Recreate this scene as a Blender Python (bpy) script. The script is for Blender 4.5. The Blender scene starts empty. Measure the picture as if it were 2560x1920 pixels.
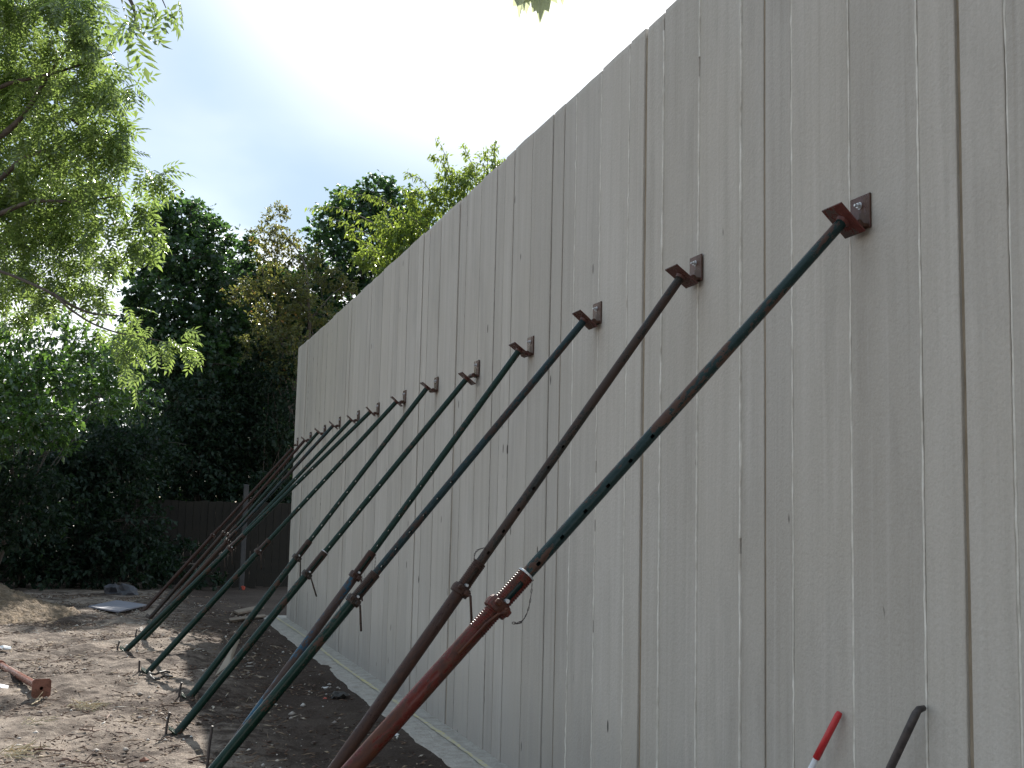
import bpy, bmesh, math
import numpy as np
from mathutils import Vector, Matrix

# ------------------------------------------------------------------ camera, sky, sun, exposure
scene = bpy.context.scene
COL = scene.collection
rng = np.random.default_rng(7)

CAM_P = np.array([-2.4495, 0.0, 1.5977])
YAW, PITCH, ROLL, FPX = 0.3147, 0.1137, 0.0240, 2930.5      # FPX: focal length in pixels of a 2560 px wide picture


def cam_axes():
    cy, sy, cp, sp = math.cos(YAW), math.sin(YAW), math.cos(PITCH), math.sin(PITCH)
    f = np.array([sy * cp, cy * cp, sp])
    r0 = np.array([cy, -sy, 0.0])
    u0 = np.cross(r0, f)
    r = math.cos(ROLL) * r0 + math.sin(ROLL) * u0
    return r, np.cross(r, f), f


CR, CU, CF = cam_axes()
cam_d = bpy.data.cameras.new('camera')
cam = bpy.data.objects.new('camera', cam_d)
COL.objects.link(cam)
cam_d.sensor_width = 36.0
cam_d.lens = FPX / 2560 * 36
cam_d.clip_start = 0.05
cam_d.clip_end = 2000
M4 = Matrix.Identity(4)
for i in range(3):
    M4[i][0], M4[i][1], M4[i][2], M4[i][3] = CR[i], CU[i], -CF[i], CAM_P[i]
cam.matrix_world = M4
scene.camera = cam

SUN = np.array([0.46, 1.47, 1.0])
SUN = SUN / np.linalg.norm(SUN)
SUN_EL = math.asin(SUN[2])
SUN_AZ = math.atan2(SUN[0], SUN[1])          # from +Y towards +X

world = bpy.data.worlds.new('World')
scene.world = world
world.use_nodes = True
wt = world.node_tree
wt.nodes.clear()


def N(nt, t, **kw):
    n = nt.nodes.new(t)
    for k, v in kw.items():
        setattr(n, k, v)
    return n


def sky_world():
    nt = wt
    out = N(nt, 'ShaderNodeOutputWorld')
    bg = N(nt, 'ShaderNodeBackground')
    bg.inputs['Strength'].default_value = 0.066
    sky = N(nt, 'ShaderNodeTexSky', sky_type='NISHITA', sun_disc=False)
    sky.sun_elevation = SUN_EL
    sky.sun_rotation = SUN_AZ
    sky.air_density, sky.dust_density, sky.ozone_density = 1.0, 0.6, 1.5
    tc = N(nt, 'ShaderNodeTexCoord')
    # broad cloud sheets, stretched sideways as a cloud layer seen from below
    mp = N(nt, 'ShaderNodeMapping')
    mp.inputs['Scale'].default_value = (1.6, 1.6, 3.2)
    mp.inputs['Location'].default_value = (0.35, 0.2, 0.62)
    nz = N(nt, 'ShaderNodeTexNoise')
    nz.inputs['Scale'].default_value = 1.6
    nz.inputs['Detail'].default_value = 5.0
    nz.inputs['Roughness'].default_value = 0.48
    nt.links.new(tc.outputs['Generated'], mp.inputs['Vector'])
    nt.links.new(mp.outputs[0], nz.inputs['Vector'])
    # thin cloud lit up round the sun
    dot = N(nt, 'ShaderNodeVectorMath', operation='DOT_PRODUCT')
    dot.inputs[1].default_value = tuple(SUN)
    nt.links.new(tc.outputs['Generated'], dot.inputs[0])
    glow = N(nt, 'ShaderNodeMapRange', interpolation_type='SMOOTHSTEP')
    glow.inputs['From Min'].default_value = 0.945
    glow.inputs['From Max'].default_value = 0.992
    nt.links.new(dot.outputs['Value'], glow.inputs['Value'])
    cl = N(nt, 'ShaderNodeMapRange', interpolation_type='SMOOTHSTEP')
    cl.inputs['From Min'].default_value = 0.24
    cl.inputs['From Max'].default_value = 0.54
    nt.links.new(nz.outputs['Fac'], cl.inputs['Value'])
    ccol = N(nt, 'ShaderNodeMix', data_type='RGBA')
    ccol.inputs['A'].default_value = (4.8, 6.2, 7.7, 1)
    ccol.inputs['B'].default_value = (12.0, 12.0, 12.0, 1)
    mp2 = N(nt, 'ShaderNodeMapping')
    mp2.inputs['Scale'].default_value = (1.3, 1.3, 4.0)
    mp2.inputs['Location'].default_value = (1.9, 0.4, 0.25)
    nt.links.new(tc.outputs['Generated'], mp2.inputs['Vector'])
    nz2 = N(nt, 'ShaderNodeTexNoise')
    nz2.inputs['Scale'].default_value = 2.2
    nz2.inputs['Detail'].default_value = 4.0
    nt.links.new(mp2.outputs[0], nz2.inputs['Vector'])
    br = N(nt, 'ShaderNodeMapRange', interpolation_type='SMOOTHSTEP')
    br.inputs['From Min'].default_value = 0.58
    br.inputs['From Max'].default_value = 0.72
    nt.links.new(nz2.outputs['Fac'], br.inputs['Value'])
    # bright bank of low cloud all round the horizon
    sp = N(nt, 'ShaderNodeSeparateXYZ')
    nt.links.new(tc.outputs['Generated'], sp.inputs[0])
    ws = N(nt, 'ShaderNodeMath', operation='MULTIPLY_ADD')
    ws.inputs[1].default_value = -0.16
    nt.links.new(nz2.outputs['Fac'], ws.inputs[0])
    nt.links.new(sp.outputs['Z'], ws.inputs[2])
    hz = N(nt, 'ShaderNodeMapRange', interpolation_type='SMOOTHSTEP')
    hz.inputs['From Min'].default_value = 0.175
    hz.inputs['From Max'].default_value = 0.125
    nt.links.new(ws.outputs[0], hz.inputs['Value'])
    mx0 = N(nt, 'ShaderNodeMath', operation='MAXIMUM')
    nt.links.new(hz.outputs[0], mx0.inputs[0])
    mxm = N(nt, 'ShaderNodeMath', operation='MAXIMUM')
    nt.links.new(glow.outputs[0], mxm.inputs[0])
    nt.links.new(br.outputs[0], mx0.inputs[1])
    nt.links.new(mx0.outputs[0], mxm.inputs[1])
    nt.links.new(mxm.outputs[0], ccol.inputs['Factor'])
    mx = N(nt, 'ShaderNodeMix', data_type='RGBA')
    nt.links.new(cl.outputs[0], mx.inputs['Factor'])
    nt.links.new(sky.outputs[0], mx.inputs['A'])
    nt.links.new(ccol.outputs['Result'], mx.inputs['B'])
    nt.links.new(mx.outputs['Result'], bg.inputs['Color'])
    nt.links.new(bg.outputs[0], out.inputs[0])


sky_world()

sun_d = bpy.data.lights.new('sun', 'SUN')
sun_d.energy = 5.0
sun_d.angle = math.radians(0.5)
sun_d.color = (1.0, 0.95, 0.87)
sun_o = bpy.data.objects.new('sun', sun_d)
COL.objects.link(sun_o)
sun_o.rotation_euler = Vector(SUN).to_track_quat('Z', 'Y').to_euler()
sun_o.location = (10, 40, 30)

scene.view_settings.view_transform = 'Standard'
scene.view_settings.look = 'None'
scene.view_settings.gamma = 1.0
scene.view_settings.use_curve_mapping = False
scene.view_settings.exposure = 1.0


# ------------------------------------------------------------------ placing helpers
def ray(px, py):
    return CF + (px - 1280) / FPX * CR - (py - 960) / FPX * CU


def at(px, py, Y):
    v = ray(px, py)
    return CAM_P + v * (Y / v[1])


def sm(a, b, x):
    t = np.clip((x - a) / (b - a), 0, 1)
    return t * t * (3 - 2 * t)


def wob(x, y):
    return (np.sin(1.7 * x + 0.9 * y + 1.3) + np.sin(2.9 * x - 1.9 * y + 0.4) + np.sin(0.8 * x + 2.6 * y)) / 3


def ground_z(x, y):
    x = np.asarray(x, float)
    y = np.asarray(y, float)
    rise = sm(0.42, 1.9, -x)
    base = -0.014 + rise * (0.094 + 0.105 * np.exp(-((y - 12.6) / 2.6) ** 2))
    base = base + 0.018 * wob(x, y) * rise + 0.008 * wob(3.3 * x + 2, 2.7 * y) * sm(0.35, 0.6, -x)
    return base


def on_ground(px, py, lift=0.0):
    v = ray(px, py)
    z = 0.1
    for _ in range(25):
        t = (z - CAM_P[2]) / v[2]
        p = CAM_P + v * t
        z = 0.5 * z + 0.5 * (float(ground_z(p[0], p[1])) + lift)
    return p


# ------------------------------------------------------------------ object helpers
def tag(o, label=None, cat=None, group=None, kind=None):
    if label:
        o['label'] = label
    if cat:
        o['category'] = cat
    if group:
        o['group'] = group
    if kind:
        o['kind'] = kind
    return o


def empty(name, loc, rot=None):
    o = bpy.data.objects.new(name, None)
    COL.objects.link(o)
    o.empty_display_size = 0.1
    if rot is not None:
        o.matrix_world = Matrix.Translation(Vector(loc)) @ rot.to_4x4()
    else:
        o.location = loc
    return o


def link_mesh(name, me, mat, parent=None):
    o = bpy.data.objects.new(name, me)
    COL.objects.link(o)
    if mat is not None and len(me.materials) == 0:
        me.materials.append(mat)
    if parent is not None:
        o.parent = parent
    return o


def build(name, bm, mat, parent=None, smooth=False):
    me = bpy.data.meshes.new(name)
    bm.normal_update()
    bm.to_mesh(me)
    bm.free()
    if smooth:
        me.shade_smooth()
    return link_mesh(name, me, mat, parent)


def np_mesh(name, verts, faces, smooth=False):
    """faces: (F,k) int array"""
    verts = np.asarray(verts, np.float32)
    faces = np.asarray(faces, np.int32)
    me = bpy.data.meshes.new(name)
    me.vertices.add(len(verts))
    me.vertices.foreach_set('co', verts.ravel())
    F, k = faces.shape
    me.loops.add(F * k)
    me.loops.foreach_set('vertex_index', faces.ravel())
    me.polygons.add(F)
    me.polygons.foreach_set('loop_start', np.arange(0, F * k, k, dtype=np.int32))
    me.polygons.foreach_set('loop_total', np.full(F, k, np.int32))
    if smooth:
        me.polygons.foreach_set('use_smooth', np.ones(F, bool))
    me.update(calc_edges=True)
    return me


def box(bm, c, s, rot=None, bev=0.0):
    r = bmesh.ops.create_cube(bm, size=1.0)
    vs = r['verts']
    bmesh.ops.scale(bm, vec=Vector(s), verts=vs)
    if bev > 0:
        es = list({e for v in vs for e in v.link_edges})
        g = bmesh.ops.bevel(bm, geom=es, offset=bev, segments=1, affect='EDGES')
        vs = list({v for f in g['faces'] for v in f.verts} | {v for v in vs if v.is_valid})
    if rot is not None:
        bmesh.ops.rotate(bm, cent=(0, 0, 0), matrix=rot, verts=vs)
    bmesh.ops.translate(bm, vec=Vector(c), verts=vs)
    return vs


def tube_np(pts, rads, sides=8, closed=True):
    """swept tube; returns verts, quad faces, cap faces as quads are skipped (ends pinched)"""
    pts = np.asarray(pts, float)
    n = len(pts)
    rads = np.broadcast_to(np.asarray(rads, float), (n,))
    tan = np.gradient(pts, axis=0)
    tan /= np.linalg.norm(tan, axis=1)[:, None] + 1e-12
    ref = np.array([0.0, 0, 1.0]) if abs(tan[0][2]) < 0.9 else np.array([0, 1.0, 0])
    V = []
    for i in range(n):
        a = np.cross(tan[i], ref)
        a /= np.linalg.norm(a) + 1e-12
        b = np.cross(tan[i], a)
        ref = -np.cross(a, tan[i]) if False else ref
        th = np.arange(sides) * 2 * math.pi / sides
        V.append(pts[i] + rads[i] * (np.cos(th)[:, None] * a + np.sin(th)[:, None] * b))
    V = np.concatenate(V)
    F = []
    for i in range(n - 1):
        for s in range(sides):
            t = (s + 1) % sides
            F.append((i * sides + s, i * sides + t, (i + 1) * sides + t, (i + 1) * sides + s))
    if closed:
        k = len(V)
        V = np.vstack([V, pts[0] - tan[0] * rads[0] * 0.3, pts[-1] + tan[-1] * rads[-1] * 0.3])
        for s in range(sides):
            t = (s + 1) % sides
            F.append((k, t, s, s))
            F.append((k + 1, (n - 1) * sides + s, (n - 1) * sides + t, (n - 1) * sides + t))
    return V, F


def tube_bm(bm, pts, rads, sides=8):
    V, F = tube_np(pts, rads, sides)
    vs = [bm.verts.new(v) for v in V]
    for f in F:
        idx = list(dict.fromkeys(f))
        try:
            bm.faces.new([vs[i] for i in idx])
        except ValueError:
            pass


def lathe(bm, prof, sides=24, skip=None):
    """prof: list of (z, r); skip(i, s) -> True leaves that face out (real holes)"""
    rings = []
    for z, r in prof:
        rings.append([bm.verts.new((r * math.cos(2 * math.pi * s / sides), r * math.sin(2 * math.pi * s / sides), z)) for s in range(sides)])
    for i in range(len(prof) - 1):
        for s in range(sides):
            if skip and skip(i, s):
                continue
            t = (s + 1) % sides
            bm.faces.new((rings[i][s], rings[i][t], rings[i + 1][t], rings[i + 1][s]))
    return rings


# ------------------------------------------------------------------ materials
MATS = {}


def new_mat(name):
    m = bpy.data.materials.new(name)
    m.use_nodes = True
    nt = m.node_tree
    nt.nodes.clear()
    out = N(nt, 'ShaderNodeOutputMaterial')
    b = N(nt, 'ShaderNodeBsdfPrincipled')
    nt.links.new(b.outputs[0], out.inputs[0])
    MATS[name] = m
    return m, nt, b, out


def pos(nt, scale=(1, 1, 1), obj=False):
    if obj:
        g = N(nt, 'ShaderNodeTexCoord').outputs['Object']
    else:
        g = N(nt, 'ShaderNodeNewGeometry').outputs['Position']
    mp = N(nt, 'ShaderNodeMapping')
    mp.inputs['Scale'].default_value = scale
    nt.links.new(g, mp.inputs['Vector'])
    return mp.outputs[0]


def noise(nt, vec, scale, detail=4, rough=0.55):
    n = N(nt, 'ShaderNodeTexNoise')
    n.inputs['Scale'].default_value = scale
    n.inputs['Detail'].default_value = detail
    n.inputs['Roughness'].default_value = rough
    nt.links.new(vec, n.inputs['Vector'])
    return n.outputs['Fac']


def ramp(nt, fac, stops):
    r = N(nt, 'ShaderNodeValToRGB')
    e = r.color_ramp.elements
    while len(e) < len(stops):
        e.new(0.5)
    for i, (p, c) in enumerate(stops):
        e[i].position = p
        e[i].color = (*c, 1) if len(c) == 3 else c
    nt.links.new(fac, r.inputs[0])
    return r.outputs[0]


def mix(nt, fac, a, b, mode='MIX'):
    m = N(nt, 'ShaderNodeMix', data_type='RGBA', blend_type=mode)
    for k, v in (('Factor', fac), ('A', a), ('B', b)):
        if hasattr(v, 'is_linked') or isinstance(v, bpy.types.NodeSocket):
            nt.links.new(v, m.inputs[k])
        elif isinstance(v, (int, float)):
            m.inputs[k].default_value = v
        else:
            m.inputs[k].default_value = (*v, 1)
    return m.outputs['Result']


def maprange(nt, v, a, b, c=0.0, d=1.0):
    m = N(nt, 'ShaderNodeMapRange')
    for k, x in (('From Min', a), ('From Max', b), ('To Min', c), ('To Max', d)):
        m.inputs[k].default_value = x
    nt.links.new(v, m.inputs['Value'])
    return m.outputs[0]


def bump(nt, b, h, strength=0.3, dist=0.01, prev=None):
    n = N(nt, 'ShaderNodeBump')
    n.inputs['Strength'].default_value = strength
    n.inputs['Distance'].default_value = dist
    nt.links.new(h, n.inputs['Height'])
    if prev is not None:
        nt.links.new(prev, n.inputs['Normal'])
    nt.links.new(n.outputs[0], b.inputs['Normal'])
    return n.outputs[0]


def gray(v):
    return (v, v, v)


def mat_concrete():
    m, nt, b, _ = new_mat('precast_concrete')
    P = pos(nt)
    streak = noise(nt, pos(nt, (14, 14, 0.55)), 1.0, 5, 0.6)
    cloud = noise(nt, P, 0.9, 5, 0.6)
    fine = noise(nt, P, 130, 3, 0.6)
    col = ramp(nt, streak, [(0.25, (0.37, 0.355, 0.325)), (0.5, (0.49, 0.475, 0.445)), (0.75, (0.56, 0.55, 0.525))])
    col = mix(nt, maprange(nt, cloud, 0.35, 0.7, 0, 0.6), col, (0.425, 0.40, 0.35))
    col = mix(nt, 0.35, col, ramp(nt, fine, [(0.3, (0.40, 0.38, 0.345)), (0.7, (0.55, 0.525, 0.48))]))
    # rain runs and thin rusty stains
    run = noise(nt, pos(nt, (30, 30, 0.18)), 1.0, 3, 0.5)
    col = mix(nt, maprange(nt, run, 0.6, 0.78, 0, 0.35), col, (0.33, 0.30, 0.25))
    # blow holes in the cast face
    v = N(nt, 'ShaderNodeTexVoronoi')
    v.inputs['Scale'].default_value = 1.0
    v.inputs['Randomness'].default_value = 1.0
    nt.links.new(pos(nt, (9, 9, 2.6)), v.inputs['Vector'])
    hole = maprange(nt, v.outputs['Distance'], 0.07, 0.10, 1, 0)
    sel = maprange(nt, noise(nt, pos(nt, (2.2, 2.2, 0.9)), 1.3, 2), 0.55, 0.57, 0, 1)
    mul = N(nt, 'ShaderNodeMath', operation='MULTIPLY')
    nt.links.new(hole, mul.inputs[0])
    nt.links.new(sel, mul.inputs[1])
    col = mix(nt, mul.outputs[0], col, (0.06, 0.055, 0.045))
    # blotchy water marks, and damp rising unevenly from the footing
    blot = noise(nt, pos(nt, (2.6, 2.6, 0.7)), 1.0, 6, 0.65)
    col = mix(nt, maprange(nt, blot, 0.52, 0.72, 0, 0.42), col, (0.30, 0.285, 0.26))
    pale = noise(nt, pos(nt, (20, 20, 0.4)), 1.0, 4, 0.6)
    col = mix(nt, maprange(nt, pale, 0.58, 0.75, 0, 0.4), col, (0.60, 0.585, 0.56))
    sx = N(nt, 'ShaderNodeSeparateXYZ')
    nt.links.new(P, sx.inputs[0])
    dz = N(nt, 'ShaderNodeMath', operation='MULTIPLY_ADD')
    dz.inputs[1].default_value = -0.75
    nt.links.new(streak, dz.inputs[0])
    nt.links.new(sx.outputs['Z'], dz.inputs[2])
    col = mix(nt, maprange(nt, dz.outputs[0], 0.25, -0.32, 0, 0.5), col, (0.20, 0.20, 0.20))
    oi = N(nt, 'ShaderNodeObjectInfo')
    tone = maprange(nt, oi.outputs['Random'], 0, 1, 0.93, 1.07)
    tint = N(nt, 'ShaderNodeVectorMath', operation='MULTIPLY')
    nt.links.new(col, tint.inputs[0])
    tint.inputs[1].default_value = (0.92, 0.893, 0.864)
    tn = N(nt, 'ShaderNodeVectorMath', operation='SCALE')
    nt.links.new(tint.outputs[0], tn.inputs[0])
    nt.links.new(tone, tn.inputs['Scale'])
    nt.links.new(tn.outputs[0], b.inputs['Base Color'])
    b.inputs['Roughness'].default_value = 0.82
    b.inputs['Specular IOR Level'].default_value = 0.35
    peb = noise(nt, P, 55, 3, 0.6)
    n1 = bump(nt, b, peb, 0.7, 0.005)
    n2 = bump(nt, b, streak, 0.25, 0.008, n1)
    bump(nt, b, mul.outputs[0], 0.6, -0.006, n2)
    return m


def mat_simple(name, c1, c2, scale=8, rough=0.8, bscale=None, bstr=0.3, obj=True, metallic=0.0, bdist=0.004):
    m, nt, b, _ = new_mat(name)
    P = pos(nt, obj=obj)
    n = noise(nt, P, scale, 5, 0.6)
    nt.links.new(ramp(nt, n, [(0.3, c1), (0.7, c2)]), b.inputs['Base Color'])
    b.inputs['Roughness'].default_value = rough
    b.inputs['Metallic'].default_value = metallic
    if bscale:
        bump(nt, b, noise(nt, P, bscale, 4, 0.6), bstr, bdist)
    return m


def mat_paint(name, paint, paint2, rust_amount, rust=(0.10, 0.045, 0.025), rust2=(0.045, 0.026, 0.02), fleck=None):
    m, nt, b, _ = new_mat(name)
    P = pos(nt, (1, 1, 0.35), obj=True)
    big = noise(nt, P, 9, 6, 0.62)
    fine = noise(nt, pos(nt, (1, 1, 0.5), obj=True), 70, 5, 0.7)
    col = mix(nt, maprange(nt, fine, 0.35, 0.65), paint, paint2)
    rcol = mix(nt, maprange(nt, fine, 0.3, 0.7), rust, rust2)
    addn = N(nt, 'ShaderNodeMath', operation='MULTIPLY_ADD')
    addn.inputs[1].default_value = 0.45
    nt.links.new(fine, addn.inputs[0])
    nt.links.new(big, addn.inputs[2])
    th = 1.0 - 0.5 * rust_amount
    msk = maprange(nt, addn.outputs[0], th - 0.018, th + 0.018)
    col = mix(nt, msk, col, rcol)
    if fleck:
        fl = noise(nt, pos(nt, (1, 1, 0.6), obj=True), 26, 4, 0.6)
        col = mix(nt, maprange(nt, fl, 0.70, 0.73), col, fleck)
    nt.links.new(col, b.inputs['Base Color'])
    nt.links.new(maprange(nt, msk, 0, 1, 0.24, 0.5), b.inputs['Roughness'])
    b.inputs['Specular IOR Level'].default_value = 0.22
    n1 = bump(nt, b, msk, 0.25, 0.0012)
    bump(nt, b, fine, 0.25, 0.0015, n1)
    return m


def mat_leaf(name, c_dark, c_light, trans, tfac=0.45, rough=0.38, extra=None, spec=0.5):
    """thin leaf: gloss on top, light coming through from the back"""
    m, nt, b, out = new_mat(name)
    g = N(nt, 'ShaderNodeNewGeometry')
    P = pos(nt)
    big = noise(nt, P, 0.8, 3)
    col = mix(nt, g.outputs['Random Per Island'], c_dark, c_light)
    col = mix(nt, maprange(nt, big, 0.3, 0.7, 0, 0.5), col, c_dark)
    tcol = mix(nt, g.outputs['Random Per Island'], tuple(x * 0.75 for x in trans), tuple(x * 1.25 for x in trans))
    if extra:
        sel = maprange(nt, g.outputs['Random Per Island'], 1 - extra[0], 1 - extra[0] + 0.01)
        col = mix(nt, sel, col, extra[1])
        tcol = mix(nt, sel, tcol, tuple(min(1, x * 1.6) for x in extra[1]))
    nt.links.new(col, b.inputs['Base Color'])
    b.inputs['Roughness'].default_value = rough
    b.inputs['Specular IOR Level'].default_value = spec
    t = N(nt, 'ShaderNodeBsdfTranslucent')
    nt.links.new(tcol, t.inputs['Color'])
    mx = N(nt, 'ShaderNodeMixShader')
    mx.inputs[0].default_value = tfac
    nt.links.new(b.outputs[0], mx.inputs[1])
    nt.links.new(t.outputs[0], mx.inputs[2])
    nt.links.new(mx.outputs[0], out.inputs[0])
    return m


def mat_island(name, stops, rough=0.85):
    m, nt, b, _ = new_mat(name)
    g = N(nt, 'ShaderNodeNewGeometry')
    nt.links.new(ramp(nt, g.outputs['Random Per Island'], stops), b.inputs['Base Color'])
    b.inputs['Roughness'].default_value = rough
    return m


def mat_dirt():
    m, nt, b, _ = new_mat('bare_soil')
    P = pos(nt)
    big = noise(nt, P, 0.75, 6, 0.62)
    mid = noise(nt, P, 6.5, 6, 0.66)
    fine = noise(nt, P, 60, 5, 0.7)
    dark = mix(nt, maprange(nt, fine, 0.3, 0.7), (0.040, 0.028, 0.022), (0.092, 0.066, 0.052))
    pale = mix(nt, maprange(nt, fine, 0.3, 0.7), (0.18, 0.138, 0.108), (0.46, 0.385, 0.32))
    s = N(nt, 'ShaderNodeMath', operation='MULTIPLY_ADD')
    s.inputs[1].default_value = 0.75
    nt.links.new(mid, s.inputs[0])
    nt.links.new(big, s.inputs[2])
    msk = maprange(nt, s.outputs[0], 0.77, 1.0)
    # darker soil colour deepening the wall's shade, dusty trodden soil further out
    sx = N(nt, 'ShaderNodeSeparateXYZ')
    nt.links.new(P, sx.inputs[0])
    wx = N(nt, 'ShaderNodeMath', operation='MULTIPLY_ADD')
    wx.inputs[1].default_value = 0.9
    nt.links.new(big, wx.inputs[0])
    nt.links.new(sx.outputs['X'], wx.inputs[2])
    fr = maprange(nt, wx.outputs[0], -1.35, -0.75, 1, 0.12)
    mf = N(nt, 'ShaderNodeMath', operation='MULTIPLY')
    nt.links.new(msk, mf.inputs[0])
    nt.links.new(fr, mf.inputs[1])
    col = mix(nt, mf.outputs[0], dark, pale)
    v = N(nt, 'ShaderNodeTexVoronoi')
    v.inputs['Scale'].default_value = 28
    nt.links.new(P, v.inputs['Vector'])
    chip = maprange(nt, v.outputs['Distance'], 0.10, 0.16, 1, 0)
    sc = N(nt, 'ShaderNodeSeparateColor')
    nt.links.new(v.outputs['Color'], sc.inputs[0])
    ml = N(nt, 'ShaderNodeMath', operation='MULTIPLY')
    nt.links.new(chip, ml.inputs[0])
    nt.links.new(maprange(nt, sc.outputs[0], 0.72, 0.74), ml.inputs[1])
    col = mix(nt, ml.outputs[0], col, mix(nt, sc.outputs[1], (0.06, 0.042, 0.034), (0.55, 0.49, 0.43)))
    nt.links.new(col, b.inputs['Base Color'])
    b.inputs['Roughness'].default_value = 0.95
    b.inputs['Specular IOR Level'].default_value = 0.2
    n1 = bump(nt, b, mid, 1.0, 0.07)
    n2 = bump(nt, b, fine, 1.0, 0.022, n1)
    bump(nt, b, chip, 0.35, 0.01, n2)
    return m


mat_concrete()
mat_simple('seam_mortar', (0.47, 0.44, 0.385), (0.78, 0.76, 0.70), 9, 0.85, 60, 0.5, obj=False)
mat_simple('panel_core', (0.22, 0.19, 0.155), (0.31, 0.275, 0.23), 5, 0.9, 40, 0.4, obj=False)
mat_simple('dark_seam', (0.10, 0.088, 0.072), (0.34, 0.32, 0.29), 1.7, 0.9, 40, 0.4, obj=False)  # darker mortar tone for the seams of the far panels
mat_simple('joint_tan', (0.27, 0.22, 0.16), (0.38, 0.32, 0.245), 9, 0.9, 50, 0.4, obj=False)
mat_simple('footing_concrete', (0.31, 0.28, 0.245), (0.47, 0.44, 0.395), 11, 0.92, 38, 1.0, obj=False, bdist=0.02)
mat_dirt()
mat_paint('green_paint', (0.006, 0.020, 0.014), (0.010, 0.031, 0.021), 0.36)
mat_paint('worn_green_paint', (0.009, 0.023, 0.021), (0.016, 0.033, 0.032), 0.48)
mat_paint('grey_green_paint', (0.010, 0.024, 0.025), (0.018, 0.034, 0.038), 0.50, rust=(0.034, 0.024, 0.02))
mat_paint('brown_rust', (0.034, 0.017, 0.014), (0.055, 0.030, 0.023), 0.6, rust=(0.07, 0.032, 0.02), rust2=(0.03, 0.018, 0.016))
mat_paint('dark_rust', (0.022, 0.021, 0.018), (0.034, 0.029, 0.023), 0.6, rust=(0.045, 0.028, 0.02))
mat_paint('red_oxide', (0.085, 0.016, 0.012), (0.12, 0.026, 0.018), 0.50, rust=(0.10, 0.034, 0.014), rust2=(0.045, 0.018, 0.016), fleck=(0.10, 0.26, 0.20))
mat_paint('pink_oxide', (0.22, 0.095, 0.07), (0.28, 0.13, 0.095), 0.5, rust=(0.20, 0.085, 0.05), rust2=(0.13, 0.06, 0.045))
mat_paint('blue_paint', (0.012, 0.055, 0.092), (0.024, 0.085, 0.14), 0.58, rust=(0.07, 0.05, 0.045))
mat_paint('bracket_rust', (0.07, 0.032, 0.028), (0.10, 0.045, 0.038), 0.5)
mat_paint('bracket_blue_rust', (0.085, 0.03, 0.026), (0.13, 0.042, 0.036), 0.45, rust=(0.05, 0.05, 0.045), rust2=(0.07, 0.045, 0.04), fleck=(0.06, 0.22, 0.33))
mat_simple('galvanised', (0.42, 0.43, 0.44), (0.62, 0.63, 0.64), 60, 0.42, None, metallic=0.6)
mat_simple('dark_steel', (0.035, 0.03, 0.03), (0.08, 0.065, 0.06), 40, 0.55, 120, 0.3, metallic=0.3, bdist=0.001)
mat_simple('red_grip', (0.42, 0.02, 0.025), (0.50, 0.03, 0.035), 30, 0.45, 90, 0.2, bdist=0.001)
mat_simple('white_paint', (0.55, 0.56, 0.58), (0.7, 0.7, 0.72), 30, 0.5)
mat_simple('pale_timber', (0.42, 0.37, 0.30), (0.56, 0.51, 0.44), 6, 0.8, 30, 0.3)
mat_simple('old_timber', (0.12, 0.09, 0.065), (0.22, 0.17, 0.125), 7, 0.85, 30, 0.4)
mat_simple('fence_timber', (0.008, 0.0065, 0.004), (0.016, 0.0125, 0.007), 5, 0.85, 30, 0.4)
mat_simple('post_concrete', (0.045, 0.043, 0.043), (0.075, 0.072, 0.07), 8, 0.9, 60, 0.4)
mat_simple('grey_board', (0.15, 0.15, 0.18), (0.22, 0.22, 0.25), 4, 0.7, 30, 0.2)
mat_simple('grey_sheeting', (0.03, 0.03, 0.036), (0.06, 0.06, 0.07), 8, 0.6, 20, 0.3)
mat_simple('black_strap', (0.012, 0.012, 0.012), (0.03, 0.025, 0.02), 30, 0.6)
mat_simple('white_plastic', (0.6, 0.6, 0.6), (0.75, 0.75, 0.75), 20, 0.5)
mat_simple('red_plastic', (0.35, 0.05, 0.03), (0.45, 0.08, 0.05), 20, 0.5)
mat_simple('brick_red', (0.20, 0.09, 0.06), (0.30, 0.15, 0.10), 25, 0.9, 60, 0.5)
mat_simple('bark', (0.055, 0.043, 0.034), (0.12, 0.098, 0.08), 20, 0.9, 40, 0.7, obj=False, bdist=0.02)
mat_simple('pale_bark', (0.20, 0.17, 0.14), (0.32, 0.28, 0.24), 20, 0.85, 40, 0.5, obj=False, bdist=0.01)
mat_simple('stick_bark', (0.13, 0.075, 0.055), (0.24, 0.16, 0.12), 25, 0.85, 60, 0.5)
mat_simple('straw', (0.42, 0.34, 0.21), (0.58, 0.49, 0.33), 25, 0.8)
mat_simple('heap_soil', (0.10, 0.070, 0.045), (0.26, 0.19, 0.12), 14, 0.95, 26, 1.0, obj=False, bdist=0.08)
mat_island('litter', [(0.0, (0.045, 0.028, 0.022)), (0.55, (0.12, 0.072, 0.05)), (0.82, (0.24, 0.17, 0.115)), (0.93, (0.42, 0.34, 0.24)), (1.0, (0.68, 0.64, 0.58))])
mat_island('pebbles', [(0.0, (0.15, 0.12, 0.10)), (0.6, (0.30, 0.26, 0.23)), (1.0, (0.55, 0.52, 0.48))])
mat_leaf('ash_leaf', (0.035, 0.065, 0.024), (0.085, 0.13, 0.045), (0.31, 0.43, 0.10), 0.46, 0.24, spec=0.9)
mat_leaf('maple_leaf', (0.016, 0.04, 0.024), (0.036, 0.072, 0.034), (0.11, 0.22, 0.05), 0.36, 0.36, spec=0.6)
mat_leaf('cherry_leaf', (0.05, 0.09, 0.03), (0.09, 0.14, 0.045), (0.32, 0.42, 0.06), 0.5, 0.4)
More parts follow.
